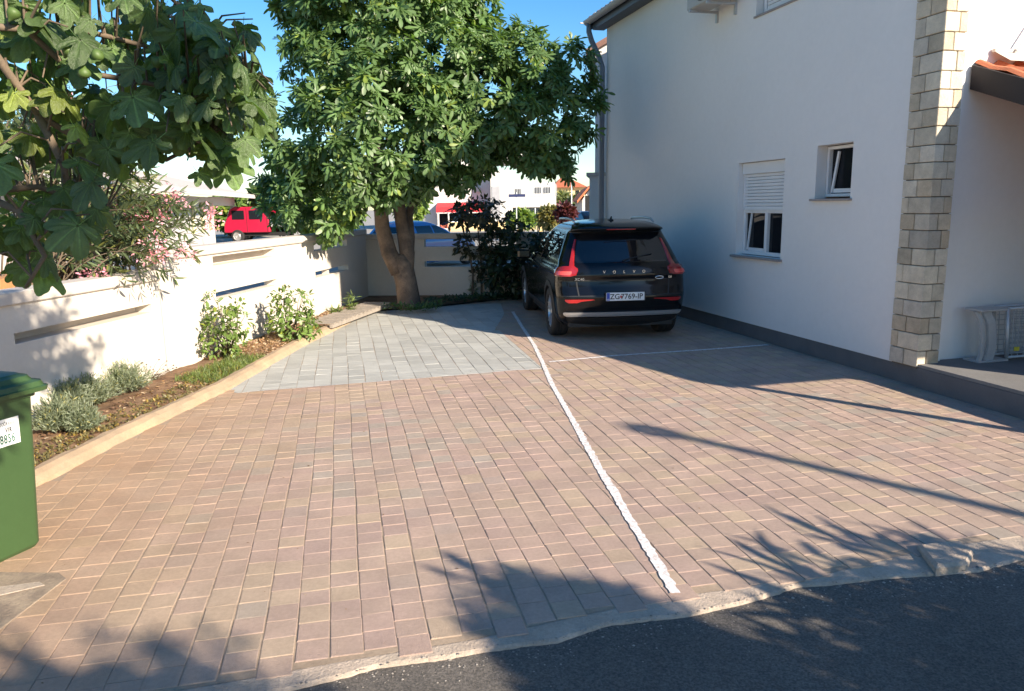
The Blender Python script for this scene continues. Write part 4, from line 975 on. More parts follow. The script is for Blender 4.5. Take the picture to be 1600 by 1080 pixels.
def wheel(parent, x, y, r, w, side, spokes=5, name='wheel'):
    mtx = Matrix.Translation((x, y, r)) @ Matrix.Rotation(side * PI / 2, 4, 'Y')
    t = MB(); hw_ = w / 2
    t.lathe([(r * .66, -hw_ * .8), (r * .72, -hw_), (r * .93, -hw_), (r * .985, -hw_ * .85), (r, -hw_ * .6), (r, -hw_ * .2), (r * .985, -hw_ * .17), (r * .985, -hw_ * .12), (r, -hw_ * .1), (r, hw_ * .1), (r * .985, hw_ * .12), (r * .985, hw_ * .17), (r, hw_ * .2), (r, hw_ * .6), (r * .985, hw_ * .85), (r * .93, hw_), (r * .72, hw_), (r * .67, hw_ * .8)], 36, mtx)
    tyre = t.build('wheel', M['rubber'], parent, smooth=True)
    rm = MB(); rm.lathe([(r * .60, -hw_ * .6), (r * .62, hw_ * .3), (r * .68, hw_ * .82), (r * .705, hw_ * .9), (r * .70, hw_ * .78), (r * .64, hw_ * .5)], 36, mtx)
    rm.lathe([(.001, hw_ * .78), (r * .10, hw_ * .78), (r * .16, hw_ * .68), (r * .17, hw_ * .2)], 20, mtx)
    for i in range(spokes):
        for d in (-.12, .12):
            a = 2 * PI * i / spokes; ma = mtx @ Matrix.Rotation(a + d, 4, 'Z')
            rm.add([ma @ Vector(p) for p in ((r * .12, -.016, hw_ * .45), (r * .67, -.014 + d * .12, hw_ * .55), (r * .67, .014 + d * .12, hw_ * .55), (r * .12, .016, hw_ * .45), (r * .12, -.014, hw_ * .74), (r * .67, -.011 + d * .12, hw_ * .86), (r * .67, .011 + d * .12, hw_ * .86), (r * .12, .014, hw_ * .74))],
                   [(4, 5, 6, 7), (0, 4, 7, 3), (0, 1, 5, 4), (3, 7, 6, 2)])
    rm.build('rim', M['alloy'], tyre, smooth=False)
    b_ = MB(); b_.lathe([(.001, -hw_ * .2), (r * .62, -hw_ * .2)], 20, mtx); b_.build('brake_disc', M['black'], tyre)
    return tyre
# --- the black car
M['reflector'] = mat('dark_red_lamp', (0.36, 0.010, 0.012), 0.15, 0.1, 20, coat=1.0)
C0 = (1.39, 10.55, 0)
car = empty('parked_car', C0, R(6.5), 'black compact SUV seen from behind, parked in the shade of the white house', 'car')
SH = Shell(W=[(.20, .76), (.28, .84), (.36, .875), (.5, .89), (.66, .90), (.80, .905), (.93, .895), (.98, .875), (1.02, .85), (1.10, .825), (1.3, .74), (1.44, .675), (1.50, .645), (1.545, .61), (1.58, .55), (1.605, .44), (1.615, .3)],
           YR=[(.20, -.60), (.28, -.70), (.38, -.77), (.48, -.80), (.62, -.815), (.66, -.80), (.76, -.765), (.84, -.752), (.90, -.765), (.99, -.745), (1.04, -.72), (1.08, -.66), (1.2, -.585), (1.40, -.45), (1.475, -.40), (1.485, -.56), (1.515, -.575), (1.54, -.50), (1.58, -.36), (1.605, -.1), (1.615, .3)],
           YF=[(.20, 3.30), (.3, 3.46), (.5, 3.58), (.75, 3.55), (.88, 3.48), (.95, 3.36), (.99, 3.0), (1.03, 2.6), (1.07, 2.32), (1.25, 1.86), (1.45, 1.35), (1.52, 1.16), (1.57, .95), (1.605, .65), (1.615, .5)],
           RR=[(.2, .2), (.5, .22), (.8, .20), (1.0, .20), (1.1, .20), (1.4, .16), (1.48, .14), (1.52, .2), (1.58, .3), (1.605, .25), (1.615, .1)],
           RF=[(.2, .3), (.8, .4), (1.0, .3), (1.4, .2), (1.58, .2), (1.605, .2), (1.615, .1)], bow=.10)
zs = [.20 + i * .02 for i in range(63)] + [1.455, 1.468, 1.478, 1.484, 1.49, 1.505, 1.515, 1.53, 1.545, 1.56, 1.575, 1.59, 1.6, 1.607, 1.613, 1.615]
zs = sorted(set(round(z, 4) for z in zs if z < 1.45 or z >= 1.455))
WRD = .345
car_body(SH, zs, (0, 2.70), WRD, M['paint'], car)
un = MB(); un.box(-.72, -.62, .2, .72, 3.3, .42); un.box(-.80, .45, .2, .80, 2.2, .40); un.build('underbody', M['black'], car)
ins = MB(); ins.box(-.40, -.2, .42, .40, 3.0, .9); ins.build('chassis', M['black'], car)
for y in (0, 2.70):
    for sx in (-1, 1): wheel(car, sx * .775, y, WRD, .235, sx)
    for sx in (-1, 1):     # black arch cladding
        mb = MB(); rr = []
        for k in range(25):
            th = -12 + 204 * k / 24; 
            ring_ = []
            for rad in (WRD + .035, WRD + .06, WRD + .115):
                yy = y + rad * math.cos(R(th)); zz = max(.2, WRD * .97 + rad * math.sin(R(th))); a = SH.aofy(yy, zz); p = SH.P(a, zz, .010 if rad < WRD + .1 else .004); ring_.append(Vector((sx * p.x, yy, zz)))
            ring_.insert(0, ring_[0] - Vector((sx * .12, 0, 0))); rr.append(ring_)
        for k in range(24):
            for j in range(3): mb.quad(rr[k][j], rr[k + 1][j], rr[k + 1][j + 1], rr[k][j + 1])
        mb.build('wheel_arch', M['black'], car, smooth=True)
for sx in (-1, 1): patch(SH, [(.22, sx * SH.aofy(.46, .3), sx * SH.aofy(2.25, .3)), (.30, sx * SH.aofy(.46, .3), sx * SH.aofy(2.25, .3)), (.38, sx * SH.aofy(.46, .38), sx * SH.aofy(2.25, .38))], 20, M['black'], 'sill_cladding', car, .006)
# rear glass, side glass
patch(SH, dens([(1.065, -11.6, 11.6), (1.10, -12.3, 12.3), (1.22, -12.6, 12.6), (1.40, -12.4, 12.4), (1.462, -11.2, 11.2)]), 24, M['carglass'], 'rear_window', car, .005)
for sx in (-1, 1):
    def sw(y0b, y1b, y0t, y1t, zb=1.055, zt=1.45):
        rows = []
        for k in range(9):
            t = k / 8; z = zb + (zt - zb) * t; rows.append((z, sx * SH.aofy(y0b + (y0t - y0b) * t, z), sx * SH.aofy(y1b + (y1t - y1b) * t, z)))
        return patch(SH, rows, 10, M['carglass'], 'side_window', car, .005)
    sw(.28, 1.0, .25, .93); sw(1.05, 2.0, .98, 1.32); sw(-.28, .22, -.12, .19, 1.16, 1.43)
    rows = []
    # boomerang tail lamp: slim upright along the window, wide foot round the corner
    up = dens([(1.03, 12.5, 14.4), (1.10, 12.7, 14.2), (1.25, 13.2, 14.3), (1.37, 13.5, 14.0)], 5); patch(SH, [(z, sx * a, sx * b_) for z, a, b_ in up], 5, M['redlamp'], 'tail_light', car, .014)
    ft_ = dens([(.895, 12.2, 20.5), (.91, 11.1, 22.0), (.965, 10.9, 23.4), (1.0, 11.2, 22.8), (1.03, 12.3, 16.5)], 4); lamp = patch(SH, [(z, sx * a, sx * b_) for z, a, b_ in ft_], 12, M['redlamp'], 'tail_light', car, .016)
    patch(SH, dens([(.915, 12.6, 19.6), (.93, 12.1, 20.2), (.955, 12.1, 20.2), (.965, 12.6, 19.5)], 3)[::1] if sx > 0 else [(z, -a, -b_) for z, a, b_ in dens([(.915, 12.6, 19.6), (.93, 12.1, 20.2), (.955, 12.1, 20.2), (.965, 12.6, 19.5)], 3)], 8, mat('lamp_inner_%d' % sx, (.85, .10, .08), .15, 0, coat=1), 'lens', lamp, .0195)
    rf_ = [(.545, sx * 11.3, sx * 14.2), (.565, sx * 10.2, sx * 15.2), (.582, sx * 7.2, sx * 15.6), (.592, sx * 7.2, sx * 15.4)]
    patch(SH, rf_, 10, M['reflector'], 'reflector', car, .010)
    rl = MB(); rl.tube([(sx * .56, -.2, 1.585), (sx * .565, -.05, 1.625), (sx * .57, .3, 1.638), (sx * .565, .9, 1.625), (sx * .55, 1.1, 1.57)], [.012, .018, .018, .018, .01], 8); rl.build('roof_rail', M['silver'], car, smooth=True)
    mr = MB(); m_ = Matrix.Translation((sx * .99, 1.93, 1.04)); mr.cbox(-.11, -.05, -.07, .11, .09, .08, .03, m_); mr.build('mirror', M['paint'], car, smooth=False)
patch(SH, [(.20, -14.5, 14.5), (.28, -15.4, 15.4), (.34, -15.4, 15.4)], 26, M['black'], 'lower_bumper', car, .012)
patch(SH, dens([(.355, -14.6, 14.6), (.375, -15.8, 15.8), (.40, -16.2, 16.2), (.415, -16.0, 16.0)], 3), 30, M['silver'], 'skid_trim', car, .026)
patch(SH, [(.832, -10.5, 10.5), (.838, -10.6, 10.6), (.846, -10.6, 10.6)], 20, M['black'], 'crease', car, .002)
patch(SH, [(.632, -17, 17), (.642, -17, 17)], 30, M['black'], 'bumper_gap', car, .002)
for sx in (-1, 1):
    patch(SH, [(.64 + .03 * k, sx * (10.6 + .02 * k), sx * (10.9 + .02 * k)) for k in range(8)], 2, M['black'], 'hatch_gap', car, .002)
    for y_ in (.98, 2.02, .22):
        patch(SH, [(.42 + .04 * k, sx * SH.aofy(y_, .42 + .04 * k), sx * SH.aofy(y_ + .008, .42 + .04 * k)) for k in range(16)] if y_ > .9 else [(.98 + .01 * k, sx * SH.aofy(y_, .98 + .01 * k), sx * SH.aofy(y_ + .008, .98 + .01 * k)) for k in range(6)], 2, M['black'], 'door_gap', car, .002)
    for y_ in (1.12, 2.0): s = MB(); p = SH.P(SH.aofy(y_, .88), .88); s.tube([(sx * (p.x + .0), y_, .88), (sx * (p.x + .035), y_ + .03, .885), (sx * (p.x + .035), y_ + .17, .89), (sx * p.x, y_ + .2, .89)], .011, 8); s.build('door_handle', M['paint'], car, smooth=True)
car.scale = (.975, .975, .98)
# plate, badges and lettering, all standing on the tailgate
rm_ = lambda x, z, y: Matrix.Translation((x, y, z)) @ Matrix.Rotation(R(90), 4, 'X')
pb = MB(); pb.cbox(-.275, -.838, .565, .275, -.812, .69, .006); pb.build('plate_holder', M['black'], car)
pl = MB(); pl.cbox(-.26, -.846, .572, .26, -.836, .682, .004); plate = pl.build('number_plate', M['plate'], car)
pl = MB(); pl.box(-.256, -.8475, .576, -.215, -.8455, .678); pl.build('country_band', M['plateblue'], plate)
text('HR', .030, M['plate'], 'country_code', plate, rm_(-.236, .590, -.8480), .0006)
text('ZG', .098, M['ink'], 'lettering', plate, rm_(-.145, .625, -.8475), .0008, .0012)
text('7769-IP', .098, M['ink'], 'lettering', plate, rm_(.085, .625, -.8475), .0008, .0012)
cr_ = MB(); cr_.add([(-.075, -.8480, .640), (-.048, -.8480, .640), (-.050, -.8480, .615), (-.0615, -.8480, .605), (-.073, -.8480, .615)], [(0, 1, 2, 3, 4)]); cr_.build('crest', mat('crest_red', (.5, .03, .03), .5), plate)
for i, ch in enumerate('VOLVO'):
    x = -.27 + i * .135; p = SH.P(x / .0585, .945); text(ch, .052, M['chrome'], 'letter', car, rm_(x, .945, p.y - .006), .004, .0012)
text('XC40', .050, M['chrome'], 'model_badge', car, rm_(-.60, .855, SH.P(9.5, .855).y - .012) @ Matrix.Rotation(R(-8), 4, 'Y'), .004, .001, 1.05)
rb = MB(); rb.tube([(.485 + .055 * math.cos(a), -.762 - .0, .862 + .018 * math.sin(a)) for a in [2 * PI * k / 24 for k in range(25)]], .0055, 6); rb.build('round_badge', M['chrome'], car, smooth=True)
text('D3', .036, M['chrome'], 'engine_badge', car, rm_(.635, .865, -.752), .003, .0008)
sp_ = MB(); sp_.tube([(0, .02, 1.60), (0, -.03, 1.66)], [.022, .010], 8); sp_.cbox(-.03, -.06, 1.595, .03, .10, 1.625, .012); sp_.build('antenna', M['black'], car, smooth=True)
wp = MB(); wp.tube([(-.0, -.665, 1.085), (.10, -.645, 1.11), (.42, -.60, 1.17)], [.012, .01, .006], 6); wp.build('rear_wiper', M['black'], car)
hl = MB(); hl.cbox(-.20, -.582, 1.492, .20, -.574, 1.505, .003); hl.build('brake_light', M['reflector'], car)

# --- green wheelie bin
BF = G(68, 849); BA_ = math.atan2(-.07, .21)
gb = empty('wheelie_bin', (BF.x, BF.y, 0), 0, 'green plastic wheelie bin with a white numbered sticker, standing at the left edge', 'bin')
fx = Vector((.945, -.325, 0)).normalized(); fy = Vector((.325, .945, 0)).normalized()     # fx = front normal, fy = along the front, to its far end
MT = Matrix(((fx.x, fy.x, 0, 0), (fx.y, fy.y, 0, 0), (0, 0, 1, 0), (0, 0, 0, 1)))
def taper(z): return .055 * z / .9
s = MB(); secs = []
def rrect(x0, x1, y0, y1, r_, z, n=5):
    out = []
    for cx, cy, a0 in ((x1 - r_, y0 + r_, -90), (x1 - r_, y1 - r_, 0), (x0 + r_, y1 - r_, 90), (x0 + r_, y0 + r_, 180)):
        for k in range(n + 1): a = R(a0 + 90 * k / n); out.append(MT @ Vector((cx + r_ * math.cos(a), cy + r_ * math.sin(a), z)))
    return out
FW, DP = .52, .56
for z, e in ((.0, -.01), (.02, 0), (.30, 0), (.60, 0), (.80, 0), (.84, 0), (.842, .014), (.875, .016), (.88, .0)):
    t = taper(z); secs.append(rrect(-DP - t * .5, 0 + t * .9 + e, -FW - t - e, t * .6 + e, .05, z))
n_ = len(secs[0])
for a, b_ in zip(secs, secs[1:]):
    i0 = len(s.v); s.add(a + b_, [(k, (k + 1) % n_, n_ + (k + 1) % n_, n_ + k) for k in range(n_)])
s.add(secs[0], [tuple(reversed(range(n_)))]); bd = s.build('body', M['bin'], gb, smooth=True); _sm(bd)
s = MB(); secs = []
for z, e in ((.868, .035), (.87, .055), (.893, .060), (.898, .048), (.903, .046), (.922, .040), (.928, .020), (.932, .012), (.955, .0), (.962, -.02), (.968, -.03), (.978, -.10), (.985, -.2)):
    t = taper(.88); secs.append(rrect(-DP - t * .5 - e, t * .9 + e * 1.1, -FW - t - e, t * .6 + e, .06, z))
for a, b_ in zip(secs, secs[1:]): s.add(a + b_, [(k, (k + 1) % n_, n_ + (k + 1) % n_, n_ + k) for k in range(n_)])
s.add(secs[-1], [tuple(range(n_))]); s.add(secs[0], [tuple(reversed(range(n_)))]); _sm(s.build('lid', M['bin'], gb, smooth=True))
s = MB(); s.tube([MT @ Vector(p) for p in ((-DP - .06, -FW + .1, .86), (-DP - .13, -FW + .12, .90), (-DP - .13, -.12, .90), (-DP - .06, -.1, .86))], .016, 8); s.build('handle', M['bin'], gb, smooth=True)
for yy in (-.03, -FW + .03):
    s = MB(); s.lathe([(.001, -.025), (.09, -.025), (.10, -.015), (.10, .015), (.09, .025), (.001, .025)], 20, MT @ Matrix.Translation((-DP + .02, yy, .10)) @ Matrix.Rotation(R(90), 4, 'X')); s.build('wheel', M['rubber'], gb, smooth=True)
# sticker: lies on the leaning front
lean = math.atan(.055 * .9 / .9); SX = taper(.68) * .9 + .0045
SM = MT @ Matrix.Translation((SX, -.16, .685)) @ Matrix.Rotation(lean, 4, 'Y') @ Matrix.Rotation(R(90), 4, 'Z') @ Matrix.Rotation(R(90), 4, 'X')
s = MB(); s.box(-.10, -.072, -.001, .082, .072, .001, SM); stk = s.build('sticker', M['sticker'], gb)
text('ČISTOĆA d.o.o.', .026, M['ink'], 'lettering', stk, SM @ Matrix.Translation((.006, .046, .0020)) @ Matrix.Scale(.55, 4, (1, 0, 0)), .0003, 0, 1.05)
text('VIR', .038, M['ink'], 'lettering', stk, SM @ Matrix.Translation((.022, .010, .0020)) @ Matrix.Scale(.55, 4, (1, 0, 0)), .0003, .0008, 1.2)
text('8856', .066, M['stickerink'], 'lettering', stk, SM @ Matrix.Translation((.012, -.036, .0020)) @ Matrix.Scale(.56, 4, (1, 0, 0)), .0004, .0008, 1.15)
# raised broken kerb stone by the road
ks = [G(*p) for p in ((1433, 858), (1500, 852), (1522, 868), (1512, 888), (1462, 894), (1450, 880))]
kc = sum(ks, Vector()) / 6
s = MB(); n_ = 6; s.add([(p.x, p.y, -.03) for p in ks] + [(p.x, p.y, .018) for p in ks] + [(kc.x + (p.x - kc.x) * .86, kc.y + (p.y - kc.y) * .86, .034) for p in ks], [(i, (i + 1) % 6, 6 + (i + 1) % 6, 6 + i) for i in range(6)] + [(6 + i, 6 + (i + 1) % 6, 12 + (i + 1) % 6, 12 + i) for i in range(6)] + [tuple(range(12, 18))])
kb_ = s.build('kerb_stone', M['concrete'], None, base=tuple(kc)); tag(kb_, 'raised lump of pale concrete at the road edge, lower right', 'kerb stone')
# slatted pallet on the bed
pc = G(540, 500, .06); e = empty('pallet', tuple(pc), 0, 'weathered slatted wooden pallet lying in the bed between the shrubs and the fig tree', 'pallet')
a0, a1 = G(520, 512, .07), G(610, 478, .07); dl = (a1 - a0).normalized(); dn_ = Vector((-dl.y, dl.x, 0)); Lp = (a1 - a0).length
PM = Matrix(((dl.x, dn_.x, 0, a0.x - pc.x), (dl.y, dn_.y, 0, a0.y - pc.y), (0, 0, 1, .0), (0, 0, 0, 1)))
for yy in (.0, .42): s = MB(); s.box(0, yy, 0, Lp, yy + .05, .055, PM); s.build('rail', M['wood'], e)
n_ = 15
for i in range(n_): s = MB(); x = .03 + (Lp - .1) * i / (n_ - 1); s.box(x, -.01, .056, x + .075, .48, .075, PM); s.build('slat', M['wood'], e)
# boards stacked behind the low wall
q_ = Vector((-5.0, 7.0, 0)); e = empty('timber_stack', tuple(q_), R(4), 'stack of brown boards lying behind the low cream wall', 'timber')
for i in range(9):
    s = MB(); s.box(-.25 + rng.uniform(-.05, .05), -1.6 + rng.uniform(-.2, .2), .02 + i * .132, .25 + rng.uniform(-.05, .2), 1.5 + rng.uniform(-.3, .3), .14 + i * .132); s.build('board', M['board'], e)
# ============================================================ BEYOND THE WALLS
def far_box(mb, x0, x1, yt, yb, d, depth, z0=None):
    a = Y_(x0, yt, d); b_ = Y_(x1, yt, d); c = Y_(x0, yb, d); mb.box(a.x, d, c.z if z0 is None else z0, b_.x, d + depth, a.z)
    return a, b_
# lane and yard
s = MB(); s.quad((-60, 27, -.072), (60, 25, -.072), (60, 34, -.072), (-60, 36, -.072)); tag(s.build('street', mat('pale_asphalt', (.30, .28, .25), .9, .1, 1)), kind='structure')
s = MB(); s.quad((-30, 3, -.074), (wx(3) - .3, 3, -.074), (wx(15.6) - .3, 15.6, -.074), (-30, 26, -.074)); tag(s.build('yard', mat('pale_yard', (.52, .49, .44), .9, .1, 1)), kind='structure')
# white bungalow on the left: its long front recedes to the right
A_ = Vector((-12.2, 24.0)); Bb = Vector((-14.7, 38.0)); bd_ = (Bb - A_).normalized(); bn_ = Vector((bd_.y, -bd_.x)); hb = (A_.x, A_.y, 0)
e = empty('bungalow', hb, math.atan2(-bd_.x, bd_.y), 'low white bungalow with shallow roof and chimney beyond the left wall', 'house')   # local +y along the front, +x towards the lot
def sat(px):
    q_ = ray(px, 330); t = ((A_ @ bn_)) / (Vector((q_.x, q_.y)) @ bn_); return (Vector((q_.x, q_.y)) * t - A_) @ bd_
LB = 14.2; hol = [(sat(a_), sat(b__), .75, 2.15) for a_, b__ in ((297, 306), (312, 321), (325, 332))]
s = MB(); us = sorted({-9.0, LB} | {h[0] for h in hol} | {h[1] for h in hol}); zz = [-.1, .75, 2.15, 2.4]
for i in range(len(us) - 1):
    for j in range(3):
        if any(h[0] < (us[i] + us[i + 1]) / 2 < h[1] for h in hol) and j == 1: continue
        s.quad((0, us[i], zz[j]), (0, us[i + 1], zz[j]), (0, us[i + 1], zz[j + 1]), (0, us[i], zz[j + 1]))
for h in hol:
    for y_ in h[:2]: s.quad((0, y_, h[2]), (-.15, y_, h[2]), (-.15, y_, h[3]), (0, y_, h[3]))
    for z_ in h[2:]: s.quad((0, h[0], z_), (0, h[1], z_), (-.15, h[1], z_), (-.15, h[0], z_))
s.box(-7, -9, -.1, -.16, LB, 2.4); s.build('wall', M['far_white'], e)
for h in hol:
    f = MB(); f.box(-.14, h[0], h[2], -.10, h[0] + .1, h[3]); f.box(-.14, h[1] - .1, h[2], -.10, h[1], h[3]); f.box(-.14, h[0] + .1, h[2], -.10, h[1] - .1, h[2] + .1); f.box(-.14, h[0] + .1, h[2] + .65, -.11, h[1] - .1, h[2] + .72); fr = f.build('window', M['cream'], e)
    f = MB(); f.box(-.155, h[0], h[2], -.15, h[1], h[3]); f.build('pane', mat('curtain', (.30, .29, .20), .4), fr)
s = MB(); RE = LB + 6.5
s.add([(1.0, -9.5, 2.45), (1.0, RE, 2.45), (-4, RE, 3.6), (-9, RE, 2.45), (-9, -9.5, 2.45), (-4, -9.5, 3.6), (1.0, -9.5, 2.62), (1.0, RE, 2.62), (-4, RE, 3.8), (-9, RE, 2.62), (-9, -9.5, 2.62), (-4, -9.5, 3.8)],
      [(6, 7, 8, 11), (8, 9, 10, 11), (0, 1, 7, 6), (1, 2, 8, 7), (2, 3, 9, 8), (0, 6, 11, 5), (5, 11, 10, 4), (0, 5, 2, 1), (5, 4, 3, 2)]); s.build('roof', mat('pale_roof', (.60, .50, .44), .8, .08, 3), e)
s = MB(); s.box(1.003, -9.5, 2.40, 1.12, RE + .1, 2.60); s.build('gutter', M['far_white'], e)
s = MB(); s.box(-.2, LB + .01, 2.0, 0, RE - .3, 2.44); s.build('porch_beam', M['far_white'], e)
s = MB(); s.box(-.2, RE - .7, -.1, .1, RE - .35, 1.99); s.build('porch_column', M['far_white'], e)
s = MB(); s.box(-3.2, 8.0, 3.0, -2.3, 9.0, 4.15); s.cbox(-3.3, 7.9, 4.152, -2.2, 9.1, 4.28, .03); s.box(-3.0, 8.2, 4.285, -2.5, 8.8, 4.6); s.build('chimney', M['far_white'], e)
# red pickup
pk = Y_(351, 373, 43.0); PB = (pk.x, 43.0, -.05); e = empty('pickup_truck', PB, R(2), 'red crew cab pickup truck with a grey flatbed beyond the left wall', 'truck')
K = 36 / CF; w_ = 84 * K
cab = MB(); pr = [(.0, .55), (.02, 1.0), (.12, 1.25), (.30, 1.85), (.55, 1.98), (1.9, 1.98), (2.08, 1.9), (2.12, .55)]
n_ = len(pr); cab.add([(x * 1.22, 0, z) for x, z in pr] + [(x * 1.22, 1.75, z) for x, z in pr], [tuple(range(n_)), tuple(reversed(range(n_, 2 * n_)))] + [(i, n_ + i, n_ + (i + 1) % n_, (i + 1) % n_) for i in range(n_)]); cb_ = cab.build('cab', M['red'], e, bevel=.06)
for x0, x1 in ((.50, 1.18), (1.45, 2.18)): s = MB(); s.cbox(x0, -.02, 1.28, x1, .0 + .01, 1.78, .01); s.build('side_window', M['glass'], e)
for x0 in (1.3, 2.42): s = MB(); s.box(x0, -.008, .6, x0 + .02, .01, 1.9); s.build('door_gap', M['dark'], e)
s = MB(); s.cbox(2.66, -.1, .85, 6.0, 1.85, .95, .02)
for k in range(4): s.box(2.68, -.1, .96 + k * .085, 6.0, -.06, 1.035 + k * .085); s.box(2.68, 1.8, .96 + k * .085, 6.0, 1.84, 1.035 + k * .085)
s.box(2.66, -.1, .95, 2.72, 1.85, 1.6); s.build('flatbed', M['greyalu'], e)
s = MB(); s.box(.1, .25, .35, 5.8, 1.5, .55); s.build('chassis', M['dark'], e)
for x0 in (.75, 4.15):
    for y0 in (.05, 1.7):
        t = MB(); m_ = Matrix.Translation((x0, y0, .36)) @ Matrix.Rotation(R(90), 4, 'X'); t.lathe([(.24, -.1), (.34, -.12), (.36, -.06), (.36, .06), (.34, .12), (.24, .1)], 24, m_); tt = t.build('wheel', M['rubber'], e, smooth=True); t = MB(); t.lathe([(.001, .03), (.1, .05), (.14, .02), (.22, .03), (.25, .1)], 18, m_); t.build('rim', M['silver'], tt)
# blue car and dark car
def hatch(name, loc, rz, paint, label, cl=M['carglass']):
    c = empty(name, loc, rz, label, 'car')
    sh = Shell(W=[(.18, .74), (.3, .82), (.6, .86), (.8, .86), (.93, .83), (1.2, .72), (1.36, .62), (1.42, .5), (1.44, .35)], YR=[(.18, -.55), (.4, -.68), (.8, -.68), (.95, -.60), (1.3, -.25), (1.38, -.05), (1.42, .1), (1.44, .3)],
               YF=[(.18, 3.1), (.4, 3.25), (.65, 3.2), (.76, 3.05), (.86, 2.5), (.92, 2.15), (1.15, 1.75), (1.36, 1.15), (1.42, .95), (1.44, .7)], RR=[(.2, .2), (.9, .2), (1.4, .15)], RF=[(.2, .3), (.8, .35), (1.0, .25), (1.4, .15)], bow=.05)
    z_ = [.18 + i * .03 for i in range(41)] + [1.41, 1.425, 1.44]; car_body(sh, z_, (0, 2.5), .30, paint, c)
    for y in (0, 2.5):
        for sx in (-1, 1): wheel(c, sx * .74, y, .30, .19, sx)
    for sx in (-1, 1):
        for (a0, a1, b0, b1) in ((.12, .85, .1, .8), (.92, 1.75, .87, 1.12), ):
            rows = [(.94 + .05 * k, sx * sh.aofy(a0 + (b0 - a0) * k / 7, .94 + .05 * k), sx * sh.aofy(a1 + (b1 - a1) * k / 7, .94 + .05 * k)) for k in range(8)]
            patch(sh, rows, 8, cl, 'side_window', c, .005)
    patch(sh, [(.95 + .04 * k, -11, 11) for k in range(9)], 12, cl, 'rear_window', c, .005); patch(sh, [(.95 + .045 * k, 94 , 100) for k in range(9)], 8, cl, 'windscreen', c, .006); patch(sh, [(.95 + .045 * k, -94 , -100) for k in range(9)], 8, cl, 'windscreen', c, .006)
    return c
bc = Y_(618, 360, 23.0); hatch('parked_car', (bc.x, 23.0, -.06), R(-34), M['blue'], 'blue hatchback parked beyond the back wall, behind the fig trunk')
bc = Y_(912, 343, 48.0); hatch('parked_car', (bc.x, 48.0, -.06), R(200), M['paint'], 'small dark car far off between the hedge and the white house')
# white shop with red awning
sb_ = (-5.5, 62, 0); e = empty('shop_building', sb_, 0, 'white shop building with a red awning and glazed front across the street', 'building')
D = 62.0; X = lambda px, d=D: Y_(px, 330, d).x; Z = lambda py, d=D, px=760: Y_(px, py, d).z
s = MB(); s.box(X(664), D, -.1, X(768), D + 10, Z(248)); s.box(X(768), D - 1.5, -.1, X(800), D + 8, Z(268)); s.box(X(800), D + .5, -.1, X(869), D + 9, Z(286)); s.box(X(700), D + 3, Z(248) - .1, X(830), D + 10, Z(236)); s.build('wall', M['far_white'], e, base=sb_)
s = MB(); s.box(X(799), D - 1.0, Z(325), X(868), D + .5, Z(308)); s.box(X(799), D - 1.0, -.1, X(801), D + .4, Z(325)); s.build('balcony', M['far_white'], e, base=sb_)
s = MB(); s.box(X(770), D - 1.55, Z(340), X(782), D - 1.5, Z(292)); s.build('grey_door', mat('door_grey', (.35, .35, .37), .6), e, base=sb_)  # plain grey door panel on the projecting block
s = MB(); s.box(X(802), D + .44, -.05, X(868), D + .49, Z(327)); s.build('shop_window', mat('shop_glass', (.30, .36, .42), .2), e, base=sb_)
s = MB(); s.add([(X(684), D - 1.4, Z(323)), (X(757), D - 1.4, Z(323)), (X(757), D - .02, Z(316)), (X(684), D - .02, Z(316)), (X(684), D - 1.4, Z(331)), (X(757), D - 1.4, Z(331))], [(0, 1, 2, 3), (4, 5, 1, 0)]); s.build('awning', mat('awning_red', (.62, .03, .04), .7), e, base=sb_)
s = MB(); s.box(X(684), D - 1.42, Z(332.5), X(757), D - 1.40, Z(331)); s.box(X(686), D - 1.5, -.1, X(688.5), D - 1.4, Z(331)); s.box(X(702), D - 1.5, -.1, X(704), D - 1.4, Z(331)); s.box(X(686), D - 1.5, -.1, X(765), D - 1.4, Z(355)); s.build('frame', M['far_white'], e, base=sb_)
s = MB(); s.box(X(686), D - .06, -.05, X(765), D - .03, Z(333)); s.build('shop_window', M['glass'], e, base=sb_)
for x0, x1, z0, z1, c_, nm_ in ((689, 701, 356, 349, (.55, .14, .08), 'crate'), (706, 719, 356, 345, (.55, .65, .8), 'goods_stand'), (720, 732, 356, 343, (.75, .12, .3), 'goods_stand'), (733, 742, 356, 349, (.7, .7, .7), 'goods_stand')):
    s = MB(); s.cbox(X(x0), D - 1.2, Z(z0), X(x1), D - .6, Z(z1), .05)
    for k in range(4): s.cbox(X(x0) + (X(x1) - X(x0)) * (k + .15) / 4, D - 1.3, Z(z0) + .2 + .1 * (k % 2), X(x0) + (X(x1) - X(x0)) * (k + .8) / 4, D - 1.21, Z(z1) - .05, .03)
    cc = (X(x0), D - 1.2, 0)
    o = s.build(nm_, mat(nm_ + '_' + str(x0), c_, .7, .25, 4), None, base=cc); tag(o, {689: 'orange crate of goods under the red awning', 706: 'pale blue rack of goods in front of the shop', 720: 'pink rack of goods in front of the shop', 733: 'white rack of goods at the right end of the shop front'}[x0], 'shop goods')
for x0, x1, y0, y1 in ((805, 815, 296, 304), (836, 846, 294, 303), (850, 860, 294, 303)):
    s = MB(); s.box(X(x0), D + .44, Z(y1), X(x1), D + .48, Z(y0)); wn_ = s.build('window', M['glass'], e, base=sb_)
s = MB()
for k in range(30): xx = X(799) + (X(868) - X(799)) * k / 29; s.box(xx, D - 1.05, Z(308), xx + .05, D - 1.01, Z(308) + .85)
s.box(X(799), D - 1.06, Z(308) + .85, X(868), D - 1.0, Z(308) + .92); s.build('railing', M['galv'], e, base=sb_)
